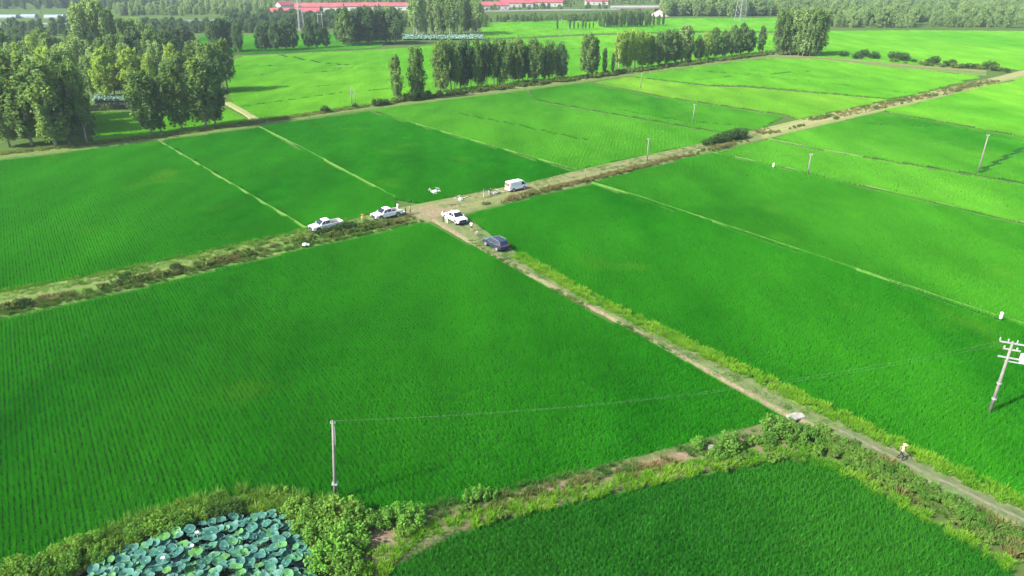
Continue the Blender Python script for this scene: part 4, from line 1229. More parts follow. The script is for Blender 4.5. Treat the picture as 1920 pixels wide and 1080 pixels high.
for q in (-1.0, -0.35, 0.35, 1.0):
    c = dirv * q
    MB().tube([(c.x, c.y, th_ - 0.14), (c.x, c.y, th_ + 0.02), (c.x, c.y, th_ + 0.18)], [0.03, 0.06, 0.03], 8).build('insulator', M['porcelain'], te)
for q in (-0.5, 0.5):
    c = dirv * q
    MB().tube([(c.x, c.y, th_ - 0.79), (c.x, c.y, th_ - 0.68), (c.x, c.y, th_ - 0.56)], [0.04, 0.08, 0.04], 8).build('insulator', M['porcelain'], te)
tb_ = rot_box(MB(), tuple(dirv * 1.35 + Vector((0, 0, th_ - 1.55))), (0.42, 0.30, 0.42), ta).build('transformer', plain_mat('transformer_paint', (0.50, 0.52, 0.58), (0.60, 0.61, 0.66), 0.5, 2.0), te, bevel=0.04)
for q in (-0.22, 0.0, 0.22):
    c = dirv * (1.35 + q) + Vector((0, 0, th_ - 1.13))
    MB().tube([c, c + Vector((0, 0, .14)), c + Vector((0, 0, .26))], [0.05, 0.06, 0.02], 7).build('bushing', M['porcelain'], tb_)
rot_box(MB(), tuple(dirv * 0.85 + Vector((0, 0, th_ - 2.06))), (1.0, 0.05, 0.05), ta).build('support_beam', M['galvanised'], te)
for z in (1.6, 3.3):
    MB().tube([(0, 0, z), (0, 0, z + 0.16)], 0.215, 10).build('clamp_band', M['galvanised'], te)
OP = 'slim poles crossing the open rice'
poles = {}
for k, (x, y, t, lab) in dict(
        a=(1514, 329, 288, 'slim white concrete pole standing in the narrow green rice field'),
        b=(1833, 326, 252, 'slim white concrete pole at the dark furrow of the light rice field'),
        c=(1299, 232, 195, 'slim white pole between the dark furrows of the green rice'),
        d=(1213, 304, 259, 'slim pole on the verge of the main track before the dark bush clump'),
        e=(1097, 337, 317, 'short concrete post on the verge of the main track at a bund end'),
        f=(1201, 167, 137, 'slim white pole below the yellowing canal poplars')).items():
    poles[k] = pole(x, y, t, lab, 0.13 if k != 'e' else 0.11)
for k in 'abcdf':
    e, p, h = poles[k]
    MB().box((-0.35, -0.04, h - 0.28), (0.35, 0.04, h - 0.21)).build('crossarm', M['galvanised'], e)
    for sx in (-0.3, 0.3):
        MB().tube([(sx, 0, h - 0.21), (sx, 0, h - 0.1), (sx, 0, h - 0.03)], [0.03, 0.05, 0.03], 6).build('insulator', M['porcelain'], e)
# paired poles on the canal bank
for x, t in ((660, 163), (667, 167)):
    e, p, h = pole(x, 198, t, 'one of a close pair of pale poles on the canal bank', 0.12, 'paired poles on the canal bank')
    MB().box((-0.5, -0.04, h - 0.35), (0.5, 0.04, h - 0.28)).build('crossarm', M['galvanised'], e)
for x, y, t in ((1052, 63, 28), (1066, 70, 48)):
    pole(x, y, t, 'thin pale pole in the far pale rice field', 0.14, 'thin poles in the far rice')
for x, y, t in ((598, 56, 24), (606, 56, 22)):
    e, p, h = pole(x, y, t, 'one of twin far poles with a shared beam before the red roofs', 0.28, 'twin far poles')
    MB().box((-0.4, -0.1, h - 1.2), (3.6 if x == 598 else 0.4, 0.1, h - 0.9)).build('crossarm', M['galvanised'], e)
for x, y, t in ((325, 28, -12), (460, 30, -10), (492, 30, -8), (985, 14, -10), (1080, 12, -8), (1145, 10, -8), (1163, 10, -8), (76, 24, -8), (140, 22, -10), (635, 20, -12)):
    pole(x, y, t, 'thin far pole standing along the distant road', 0.22, 'thin poles along the distant road')
def wire(pa, pb, sag, lab, grp, r=0.0018):
    pts = []
    for k in range(17):
        t = k / 16
        q = pa.lerp(pb, t)
        q.z -= sag * 4 * t * (1 - t)
        pts.append(q)
    tag(MB().tube(pts, r, 4, cap=False).build('power_wire', M['wire']), lab, 'wire', grp)
def top(e, p, h, dx, dz=-0.05):
    return p + Vector((dx, 0, h + dz))
for dx, q in ((-0.17, -0.35), (0.17, 0.35)):
    wire(top(pe, pp, ph_, dx + math.sin(0.075) * ph_), tp + dirv * q + Vector((0, 0, th_ + 0.15)), 1.6, 'thin sagging wire from the pond pole to the transformer pole', 'wires to the transformer pole')
for dx in (-0.3, 0.3):
    wire(top(*poles['d'], dx), top(*poles['a'], dx), 0.9, 'thin wire between the track verge pole and the narrow field pole', 'wires over the green rice')
    wire(top(*poles['a'], dx), top(*poles['b'], dx), 0.8, 'thin wire between the narrow field pole and the furrow pole', 'wires over the narrow rice')
    wire(top(*poles['f'], dx), top(*poles['c'], dx), 0.8, 'thin wire between the canal pole and the furrow field pole', 'wires near the canal poplars')
    wire(top(*poles['c'], dx), top(*poles['d'], dx), 0.8, 'thin wire between the furrow field pole and the track verge pole', 'wires towards the track verge')

# lattice towers
def tower(x, y, ytop, half, lab, narrow=0.25):
    p = G(x, y)
    h = min(z_at(p, ytop), 54)
    e = empty('lattice_tower', p, 0.5)
    def corner(k, z):
        s = half * (1 - (1 - narrow) * z / h)
        return Vector(((-1, 1, 1, -1)[k] * s, (-1, -1, 1, 1)[k] * s, z))
    for k in range(4):
        MB().tube([corner(k, 0), corner(k, h)], [0.16, 0.10], 5).build('leg', M['galvanised'], e)
    n = max(5, int(h / 4))
    br = MB()
    for i in range(n):
        z0, z1 = h * i / n, h * (i + 1) / n
        for k in range(4):
            br.tube([corner(k, z0), corner((k + 1) % 4, z1)], 0.06, 4, cap=False)
            br.tube([corner((k + 1) % 4, z0), corner(k, z1)], 0.06, 4, cap=False)
            br.tube([corner(k, z1), corner((k + 1) % 4, z1)], 0.06, 4, cap=False)
    br.build('bracing', M['galvanised'], e)
    for zf in (0.82, 0.93):
        MB().box((-half * 2.4, -0.15, h * zf), (half * 2.4, 0.15, h * zf + 0.3)).build('crossarm', M['galvanised'], e)
    return tag(e, lab, 'pylon')
tower(566, 58, -40, 1.7, 'tall white lattice mast beside the dark clump before the red roofs')
tower(1387, 40, -60, 3.2, 'grey lattice pylon in front of the far pale wood')

# ------------------------------------------------------------------ small things in the fields
def trap_box(x, y, ytop, lab):
    p = G(x, y, 0.0)
    h = max(1.3, z_at(p, ytop))
    e = empty('insect_trap', p)
    MB().tube([(0, 0, -0.1), (0, 0, h - 0.7)], 0.03, 6).build('post', M['galvanised'], e)
    b = MB()
    b.tube([(0, 0, h - 0.8), (0, 0, h - 0.74), (0, 0, h - 0.1), (0, 0, h)], [0.12, 0.17, 0.17, 0.12], 10)
    b.build('housing', M['white_paint'], e, smooth=False)
    MB().tube([(0, 0, h), (0, 0, h + 0.05)], [0.19, 0.08], 10).build('cap', M['plate_white'], e)
    tag(e, lab, 'insect trap')
trap_box(1873, 606, 586, 'small white insect trap on a post by the long pale bund')
trap_box(1449, 319, 306, 'small white insect trap on a post in the open green rice')
def slab(name, x, y, pts, hgt, lab, mat, cat, rz=0.0, z=ZT):
    p = G(x, y, z)
    n = len(pts)
    v = [(a, b, -0.02) for a, b in pts] + [(a * 0.93, b * 0.93, hgt * (0.8 + 0.4 * rnd.random())) for a, b in pts]
    f = [tuple(range(n - 1, -1, -1)), tuple(range(n, 2 * n))] + [(i, (i + 1) % n, (i + 1) % n + n, i + n) for i in range(n)]
    o = mesh_obj(name, v, f, mat, loc=p)
    o.rotation_euler = (0, 0, rz)
    bv = o.modifiers.new('bevel', 'BEVEL'); bv.width = 0.04; bv.segments = 2
    tag(o, lab, cat)
slab('stone_slab', 1491, 782, [(-0.9, -0.35), (-0.2, -0.5), (0.9, -0.4), (1.0, 0.2), (0.3, 0.5), (-0.8, 0.4)], 0.16, 'pale weathered concrete slab at the corner of the side track', M['pale_stone'], 'slab', 0.3)
slab('stone', 1333, 841, [(-0.4, -0.25), (0.1, -0.3), (0.42, -0.1), (0.36, 0.25), (-0.2, 0.3)], 0.3, 'pale stone lying between two shrubs on the bund', M['pale_stone'], 'stone', 0.2)
# a white sack in the ditch
sk = MB()
sk.sphere((0, 0, 0.22), 0.42, 10, 6, 0.62)
sk.sphere((0.5, 0.08, 0.16), 0.26, 9, 5, 0.6)
sko = sk.build('white_sack', M['cloth_sheet'], loc=G(572, 461, 0.25), smooth=True)
tag(sko, 'crumpled white sack lying at the ditch below the leading pickup', 'sack')

# staked pond of the grove
NX = G(176, 203); 
PWm = plain_mat('far_lotus', (0.11, 0.22, 0.15), (0.19, 0.31, 0.22), 0.7, 0.8, coord='pos')
lp = [G(x, y, 0.05) for x, y in [(174, 206), (268, 205), (266, 182), (180, 182)]]
tag(mesh_obj('pond', lp, [(0, 1, 2, 3)], M['pond_water']), 'small staked pond enclosed by the grove', 'pond', kind='structure')
LF = []
for i in range(3):
    rs = np.random.RandomState(950 + i)
    v, f = leaf_cloud([(0, 0, 0.5, 0.7, 0.7, 0.25)], 24, 0.55, rs)
    LF.append(proto('lotus_clump', (v, f)))
def scatter_quad(x0, x1, y0, y1, n, z=0.1):
    return np.array([tuple(G(rnd.uniform(x0, x1), rnd.uniform(y0, y1), z)) for _ in range(n)])
P = scatter_quad(178, 266, 182, 190, 420)
tag(scatter('lotus_leaves', P, nrs.uniform(0, 6, len(P)), nrs.uniform(0.8, 1.3, len(P)), LF, PWm), 'pale lotus leaves crowding the staked pond', 'lotus')
P = scatter_quad(756, 905, 68, 75, 1500)
tag(scatter('lotus_leaves', P, nrs.uniform(0, 6, len(P)), nrs.uniform(1.2, 2.0, len(P)), LF, PWm), 'pale lotus leaves below the tall poplar plantation', 'lotus')
for i in range(13):
    x = 192 + i * 6.0
    p = G(x + rnd.uniform(-1, 1), 203 + rnd.uniform(-1, .5))
    o = MB().tube([(0, 0, -0.1), (rnd.uniform(-.5, -.3), 0.1, 2.6)], [0.05, 0.04], 6).build('stake', M['concrete'], loc=p)
    tag(o, 'thin pale stake leaning along the edge of the staked pond', 'stake', 'stakes along the staked pond')

# ------------------------------------------------------------------ far buildings, road and overpass
def house(x, y, L, D, hw, rz, lab, group, nwin=4, hr=2.2):
    p = G(x, y)
    e = empty('red_roofed_house', p, rz)
    w = MB()
    w.box((-L / 2, -D / 2, -0.3), (L / 2, D / 2, hw))
    for sx in (-L / 2 + 0.02, L / 2 - 0.02):
        w.add([(sx, -D / 2, hw), (sx, D / 2, hw), (sx, 0, hw + hr)], [(0, 1, 2)])
    wl = w.build('wall', M['wall_white'], e)
    r = MB()
    o = 0.5
    for s in (-1, 1):
        a, b_ = (s * (D / 2 + o), hw - o * hr / (D / 2)), (0.0, hw + hr)
        r.add([(-L / 2 - o, a[0], a[1] + .03), (L / 2 + o, a[0], a[1] + .03), (L / 2 + o, b_[0], b_[1] + .03), (-L / 2 - o, b_[0], b_[1] + .03),
               (-L / 2 - o, a[0], a[1] + .22), (L / 2 + o, a[0], a[1] + .22), (L / 2 + o, b_[0], b_[1] + .22), (-L / 2 - o, b_[0], b_[1] + .22)],
              [(0, 3, 2, 1), (4, 5, 6, 7), (0, 1, 5, 4), (1, 2, 6, 5), (2, 3, 7, 6), (3, 0, 4, 7)])
    r.build('roof', M['roof_red'], e)
    for i in range(nwin):
        cx = -L / 2 + L * (i + 0.5) / nwin
        if i == nwin // 2:
            MB().box((cx - 0.6, -D / 2 - 0.05, 0.0), (cx + 0.6, -D / 2 + 0.02, 2.3)).build('door', M['cargo_brown'], e)
        else:
            MB().box((cx - 0.8, -D / 2 - 0.04, 1.0), (cx + 0.8, -D / 2 + 0.02, 2.4)).build('window', M['pane'], e)
    return tag(e, lab, 'house', group)
house(555, 31, 42, 10, 4.2, 0.06, 'long white house with red roof directly behind the lattice mast', None, 7, 2.8)
house(600, 22, 46, 10, 5.0, 0.04, 'long red roofed house standing behind the lattice mast house', None, 8, 3.0)
house(535, 20, 16, 9, 5.5, 0.9, 'white gabled house turned sideways beside the red roofed row', None, 3, 3.0)
house(672, 20, 40, 10, 4.6, 0.04, 'long red roofed house behind the dense dark stand', None, 7, 2.8)
house(738, 19, 34, 10, 4.4, 0.02, 'red roofed house ending the row behind the dense dark stand', None, 6, 2.6)
house(925, 18, 30, 11, 4.5, 0.15, 'red roofed house beside the tall poplar plantation', None, 5, 3.0)
house(968, 13, 36, 11, 4.5, 0.1, 'broad red roofed house above the embankment growth', None, 6, 3.0)
house(1026, 12, 34, 10, 4.5, 0.0, 'low pale house with a red roof on the embankment side', None, 6, 2.4)
house(1118, 9, 26, 10, 4.5, 0.0, 'small red roofed house near the overpass', None, 4, 2.6)
# far road on a low embankment with its guard rail, and the overpass
def far_road(name, pts, w, z, lab, mat='asphalt'):
    W3 = resample([G(x, y, z) for x, y in pts], 30)
    v, f = [], []
    for k, p in enumerate(W3):
        d = (W3[min(k + 1, 29)] - W3[max(k - 1, 0)]).normalized()
        s = Vector((-d.y, d.x, 0))
        v += [p + s * (w / 2 + 5) - Vector((0, 0, z + .2)), p + s * w / 2, p - s * w / 2, p - s * (w / 2 + 5) - Vector((0, 0, z + .2))]
    for k in range(29):
        for i in range(3):
            a = k * 4 + i
            f.append((a, a + 1, a + 5, a + 4))
    o = mesh_obj(name, v, f, M[mat])
    o.data.materials.append(M['ground'])
    for i, pl in enumerate(o.data.polygons):
        pl.material_index = 0 if i % 3 == 1 else 1
    tag(o, lab, 'road', kind='structure')
    return W3
rd = far_road('road', [(-80, 47), (120, 45), (240, 42), (420, 38), (560, 35)], 8, 2.5, 'far raised road beyond the grove')
def rail(W3, w, lab, i0=0, i1=29):
    pts = []
    for k in range(i0, i1 + 1):
        d = (W3[min(k + 1, 29)] - W3[max(k - 1, 0)]).normalized()
        s = Vector((-d.y, d.x, 0))
        pts.append(W3[k] - s * (w / 2 - 0.4))
    e = empty('guard_rail', pts[0])
    b = MB()
    for a, c in zip(pts, pts[1:]):
        a, c = a - pts[0], c - pts[0]
        b.add([a + Vector((0, 0, .45)), c + Vector((0, 0, .45)), c + Vector((0, 0, 1.1)), a + Vector((0, 0, 1.1)), a + Vector((0, .12, .45)), c + Vector((0, .12, .45)), c + Vector((0, .12, 1.1)), a + Vector((0, .12, 1.1))],
              [(0, 1, 2, 3), (7, 6, 5, 4), (3, 2, 6, 7), (0, 4, 5, 1)])
    b.build('rail_beam', M['wall_white'], e)
    for p in pts[::1]:
        q = p - pts[0]
        MB().box((q.x - .08, q.y + 0.13, q.z), (q.x + .08, q.y + .29, q.z + 1.1)).build('post', M['galvanised'], e)
    tag(e, lab, 'guard rail')
rail(rd, 8, 'pale guard rail along the far raised road')
rd2 = far_road('road', [(880, 22), (1000, 20), (1100, 19), (1160, 18)], 10, 6.0, 'raised highway above the bushy embankment')
rail(rd2, 10, 'pale guard rail along the raised highway')
ov = empty('overpass', G(1198, 27))
ov.rotation_euler = (0, 0, 0.03)
MB().box((-26, -5, 5.2), (26, 5, 6.3)).build('deck', M['concrete'], ov)
for y in (-4.9, 4.7):
    MB().box((-26, y, 6.3), (26, y + 0.25, 7.3)).build('parapet', M['wall_white'], ov)
for x in (-16, 0, 16):
    MB().box((x - 0.8, -4, -0.3), (x + 0.8, 4, 5.2)).build('pier', M['concrete'], ov)
tag(ov, 'grey concrete overpass beside the slim wood', 'overpass')
gp = G(1236, 30)
g = MB()
for i in range(14):
    pass
rs = np.random.RandomState(5)
gv_, gf_ = [(0, 0, 5.2)], []
for k, (r, z) in enumerate(((3.0, 3.6), (6.0, 1.6), (8.5, 0.0))):
    for j in range(14):
        a = 2 * PI * j / 14
        q = r * rs.uniform(0.85, 1.15)
        gv_.append((q * math.cos(a), q * math.sin(a), z * rs.uniform(0.9, 1.1)))
gf_ += [(0, 1 + j, 1 + (j + 1) % 14) for j in range(14)]
for k in range(2):
    for j in range(14):
        a, b_ = 1 + k * 14 + j, 1 + k * 14 + (j + 1) % 14
        gf_.append((a, a + 14, b_ + 14, b_))
tag(mesh_obj('gravel_heap', gv_, gf_, plain_mat('pale_gravel', (0.30, 0.26, 0.24), (0.38, 0.34, 0.32), 0.95, 0.8, coord='pos'), loc=gp), 'pale conical gravel heap at the end of the overpass', 'gravel heap')
# film houses beyond the far road
for i, (x, y, L) in enumerate([(18, 34, 14), (56, 33, 12), (104, 34, 16), (140, 33, 12)]):
    p = G(x, y)
    e = empty('film_greenhouse', p, 0.05)
    n = 9
    v, f = [], []
    for sx in (-L / 2, L / 2):
        for k in range(n):
            a = PI * k / (n - 1)
            v.append((sx, -3.5 * math.cos(a), 2.9 * math.sin(a) ** 0.8))
    f += [(k, k + 1, n + k + 1, n + k) for k in range(n - 1)] + [tuple(range(n - 1, -1, -1)), tuple(range(n, 2 * n))]
    mesh_obj('film_cover', v, f, M['poly_film'], e)
    for k in range(5):
        xx = -L / 2 + L * k / 4
        MB().tube([(xx, -3.56 * math.cos(PI * t / 8), 2.96 * math.sin(PI * t / 8) ** 0.8) for t in range(9)], 0.06, 4).build('hoop', M['galvanised'], e)
    tag(e, 'whitish film greenhouse lying behind the far raised road', 'greenhouse', 'film greenhouses behind the far road')

# ------------------------------------------------------------------ vehicles
def wheel(parent, x, y, r=0.37, w=0.24, side=1):
    t = MB()
    t.tube([(x, y - w / 2, r), (x, y - w / 2 + 0.04, r), (x, y + w / 2 - 0.04, r), (x, y + w / 2, r)], [r * 0.9, r, r, r * 0.9], 18)
    wb = t.build('wheel', M['tyre'], parent, smooth=False)
    yo = y + side * (w / 2 + 0.012)
    MB().tube([(x, yo - side * 0.02, r), (x, yo, r)], [r * 0.64, r * 0.58], 14).build('rim', M['alloy'], wb)
def quad(pts, off=0.0, th=0.012):
    """a thin pane from four corners, pushed along its normal"""
    P_ = [Vector(p) for p in pts]
    n = (P_[1] - P_[0]).cross(P_[2] - P_[0]).normalized()
    v = [p + n * (off - th) for p in P_] + [p + n * (off + th) for p in P_]
    return MB().add(v, [(0, 3, 2, 1), (4, 5, 6, 7), (0, 1, 5, 4), (1, 2, 6, 5), (2, 3, 7, 6), (3, 0, 4, 7)])
def pickup(p, rz, label, paint, z=ZT, tailgate_open=False, grille='black_plastic'):
    e = empty('pickup_truck', (p.x, p.y, z + 0.0), rz)
    W = 0.93
    MB().prism([(-0.62, 0.46), (2.40, 0.42), (2.62, 0.55), (2.64, 0.86), (2.52, 1.02), (1.38, 1.16), (-0.62, 1.16)], -W, W).build('body', M[paint], e, bevel=0.06)
    # cab above the belt line
    MB().prism([(-0.60, 1.14), (1.42, 1.14), (0.62, 1.74), (0.30, 1.80), (-0.38, 1.80), (-0.52, 1.74)], -0.88, 0.88, [0, 0, .16, .19, .19, .16]).build('cab', M[paint], e, bevel=0.05)
    quad([(1.38, -0.78, 1.20), (1.38, 0.78, 1.20), (0.66, 0.68, 1.72), (0.66, -0.68, 1.72)], 0.012).build('windshield', M['glass_dark'], e)
    quad([(-0.59, 0.74, 1.22), (-0.59, -0.74, 1.22), (-0.53, -0.66, 1.68), (-0.53, 0.66, 1.68)], 0.012).build('rear_window', M['glass_dark'], e)
    for s in (-1, 1):
        def yy(zv): return s * (0.88 - 0.19 * (zv - 1.14) / 0.66)
        for xa, xb, xc, xd in ((0.40, 1.22, 0.62, 0.40), (-0.46, 0.32, 0.32, -0.42)):
            pts = [(xa, yy(1.2), 1.20), (xb, yy(1.2), 1.20), (xc, yy(1.68), 1.68), (xd, yy(1.68), 1.68)]
            if s > 0: pts = pts[::-1]
            quad(pts, 0.012).build('side_window', M['glass_dark'], e)
        b = MB(); b.box((1.05, s * 0.93, 1.14), (1.25, s * 1.10, 1.30)); b.build('mirror', M[paint], e, bevel=0.03)
        for xw in (1.62, -1.62):
            MB().tube([(xw, s * 0.88, 0.46), (xw, s * (W + 0.006), 0.46)], 0.46, 18).build('wheel_arch', M['black_plastic'], e)
            wheel(e, xw, s * 0.86, 0.39, 0.25, s)
        MB().box((2.40, s * 0.86 - 0.16, 0.80), (2.645, s * 0.86 + 0.05, 0.97)).build('headlight', M['lamp_clear'], e, bevel=0.02)
        MB().box((-2.685, s * 0.84 - 0.07, 0.72), (-2.60, s * 0.84 + 0.07, 1.05)).build('tail_light', M['lamp_red'], e)
        MB().box((-0.3, s * 0.93 - 0.02, 0.92), (-0.14, s * 0.93 + 0.035, 0.96)).build('door_handle', M['black_plastic'], e)
    MB().box((2.58, -0.62, 0.62), (2.67, 0.62, 0.98)).build('grille', M[grille], e, bevel=0.02)
    MB().box((2.52, -0.90, 0.42), (2.72, 0.90, 0.60)).build('bumper', M['black_plastic'], e, bevel=0.03)
    MB().box((2.72, -0.22, 0.48), (2.735, 0.22, 0.58)).build('number_plate', M['plate_blue'], e)
    # load bed: floor and four walls
    bd = MB()
    bd.box((-2.66, -W, 0.50), (-0.66, W, 0.64))
    bd.box((-2.66, -W, 0.64), (-0.66, -W + 0.08, 1.16))
    bd.box((-2.66, W - 0.08, 0.64), (-0.66, W, 1.16))
    bd.box((-0.74, -W + 0.08, 0.64), (-0.66, W - 0.08, 1.16))
    bd.build('load_bed', M[paint], e, bevel=0.02)
    MB().box((-2.56, -W + 0.10, 0.645), (-0.76, W - 0.10, 0.66)).build('bed_liner', M['black_plastic'], e)
    if tailgate_open:
        MB().box((-3.16, -W + 0.09, 0.60), (-2.67, W - 0.09, 0.66)).build('tailgate', M[paint], e)
    else:
        MB().box((-2.66, -W + 0.085, 0.64), (-2.58, W - 0.085, 1.16)).build('tailgate', M[paint], e)
    MB().box((-0.55, -0.85, 0.30), (2.2, 0.85, 0.45)).build('underside', M['black_plastic'], e)
    return tag(e, label, 'pickup')
lane_back = LANE + PI
PA = pickup(G(612, 430, ZT), lane_back, 'cream white pickup parked half behind bushes on the main track', 'cream_paint')
PB_ = pickup(G(726, 408, ZT), lane_back + 0.02, 'white pickup with a person standing in its open load bed', 'white_paint', tailgate_open=True)
PC = pickup(G(853, 415, ZT), ROW + PI + 0.03, 'white pickup with black grille parked on the side track', 'white_paint', tailgate_open=True)
def suv(p, rz, label):
    e = empty('suv', (p.x, p.y, ZT), rz)
    W = 0.93
    pm = 'navy_paint'
    MB().prism([(-2.30, 0.46), (2.20, 0.42), (2.36, 0.56), (2.34, 0.84), (2.18, 0.98), (1.20, 1.10), (-2.28, 1.12), (-2.36, 0.86)], -W, W).build('body', M[pm], e, bevel=0.07)
    MB().prism([(-2.28, 1.09), (1.26, 1.07), (0.50, 1.62), (-0.2, 1.70), (-1.55, 1.66), (-1.88, 1.58)], -0.87, 0.87, [0, 0, .17, .20, .20, .16]).build('cabin', M[pm], e, bevel=0.06)
    quad([(1.20, -0.76, 1.14), (1.20, 0.76, 1.14), (0.54, 0.66, 1.60), (0.54, -0.66, 1.60)], 0.014).build('windshield', M['glass_dark'], e)
    quad([(-2.245, 0.74, 1.16), (-2.245, -0.74, 1.16), (-1.93, -0.66, 1.55), (-1.93, 0.66, 1.55)], 0.014).build('rear_window', M['glass_dark'], e)
    quad([(-1.4, -0.58, 1.672), (0.1, -0.58, 1.700), (0.1, 0.58, 1.700), (-1.4, 0.58, 1.672)], 0.006).build('sunroof', M['glass_dark'], e)
    MB().box((-2.395, -0.30, 0.86), (-2.36, 0.30, 1.0)).build('number_plate', M['plate_blue'], e)
    MB().box((-2.42, -0.86, 0.46), (-2.32, 0.86, 0.66)).build('bumper', M['black_plastic'], e, bevel=0.03)
    for s in (-1, 1):
        def yy(zv): return s * (0.87 - 0.20 * (zv - 1.09) / 0.6)
        for xa, xb, xc, xd in ((0.30, 1.02, 0.50, 0.28), (-0.72, 0.22, 0.20, -0.72), (-1.78, -0.80, -0.80, -1.62)):
            pts = [(xa, yy(1.15), 1.15), (xb, yy(1.15), 1.15), (xc, yy(1.56), 1.56), (xd, yy(1.56), 1.56)]
            if s > 0: pts = pts[::-1]
            quad(pts, 0.014).build('side_window', M['glass_dark'], e)
        MB().box((-2.0, s * 0.935 - 0.01, 1.085), (1.1, s * 0.935 + 0.012, 1.115)).build('chrome_strip', M['alloy'], e)
        MB().box((0.95, s * 0.93, 1.08), (1.13, s * 1.08, 1.23)).build('mirror', M[pm], e, bevel=0.03)
        MB().tube([(-1.6, s * 0.70, 1.71), (0.2, s * 0.70, 1.75)], 0.025, 6).build('roof_rail', M['alloy'], e)
        MB().box((-2.375, s * 0.78 - 0.14, 0.90), (-2.30, s * 0.78 + 0.13, 1.06)).build('tail_light', M['lamp_red'], e)
        MB().box((2.20, s * 0.80 - 0.12, 0.74), (2.36, s * 0.80 + 0.08, 0.88)).build('headlight', M['lamp_clear'], e)
        for xw in (1.42, -1.42):
            MB().tube([(xw, s * 0.88, 0.44), (xw, s * (W + 0.006), 0.44)], 0.44, 18).build('wheel_arch', M['black_plastic'], e)
            wheel(e, xw, s * 0.86, 0.37, 0.25, s)
        for xh in (0.12, -0.88):
            MB().box((xh - 0.1, s * 0.935 - 0.02, 0.93), (xh + 0.06, s * 0.935 + 0.03, 0.97)).build('door_handle', M['alloy'], e)
    return tag(e, label, 'SUV')
suv(G(930, 464, ZT), ROW + 0.05, 'dark navy SUV parked on the side track')
def van(p, rz, label):
    e = empty('white_van', (p.x, p.y, ZT), rz)
    W = 0.84
    MB().prism([(-2.10, 0.42), (1.90, 0.40), (2.12, 0.55), (2.10, 0.90), (1.98, 1.02), (1.25, 1.78), (0.95, 1.90), (-1.95, 1.92), (-2.08, 1.80), (-2.14, 1.0)], -W, W, [0, 0, 0.03, 0.03, 0.03, .10, .12, .12, .10, 0]).build('body', M['white_paint'], e, bevel=0.06)
    quad([(1.955, -0.74, 1.08), (1.955, 0.74, 1.08), (1.32, 0.66, 1.72), (1.32, -0.66, 1.72)], 0.014).build('windshield', M['glass_dark'], e)
    quad([(-2.135, 0.70, 1.08), (-2.135, -0.70, 1.08), (-2.09, -0.66, 1.72), (-2.09, 0.66, 1.72)], 0.02).build('rear_window', M['cargo_brown'], e)
    for s in (-1, 1):
        def yy(zv): return s * (0.84 - 0.10 * max(0, zv - 1.0) / 0.8)
        for i, (xa, xb, xc, xd) in enumerate(((0.72, 1.52, 1.16, 0.72), (-0.42, 0.60, 0.60, -0.42), (-1.78, -0.54, -0.54, -1.72))):
            pts = [(xa, yy(1.12), 1.12), (xb, yy(1.12), 1.12), (xc, yy(1.66), 1.66), (xd, yy(1.66), 1.66)]
            if s > 0: pts = pts[::-1]
            quad(pts, 0.014).build('side_window', M['glass_dark'] if i == 0 else M['cloth_pale'], e)
        for xw in (1.32, -1.28):
            MB().tube([(xw, s * 0.80, 0.38), (xw, s * (W + 0.006), 0.38)], 0.37, 16).build('wheel_arch', M['black_plastic'], e)
            wheel(e, xw, s * 0.78, 0.31, 0.2, s)
        MB().box((-2.165, s * 0.74 - 0.07, 0.7), (-2.10, s * 0.74 + 0.07, 1.0)).build('tail_light', M['lamp_red'], e)
        MB().box((1.95, s * 0.66 - 0.12, 0.72), (2.13, s * 0.66 + 0.1, 0.9)).build('headlight', M['lamp_clear'], e)
        MB().box((1.35, s * 0.84, 1.10), (1.5, s * 1.0, 1.3)).build('mirror', M['black_plastic'], e)
    MB().box((-2.22, -0.80, 0.36), (-2.08, 0.80, 0.55)).build('bumper', M['white_paint'], e, bevel=0.03)
    MB().box((-2.165, -0.2, 0.66), (-2.135, 0.2, 0.78)).build('number_plate', M['plate_blue'], e)
    return tag(e, label, 'van')
van(G(968, 356, ZT), LANE + 0.0, 'small white van with curtained windows parked on the main track')

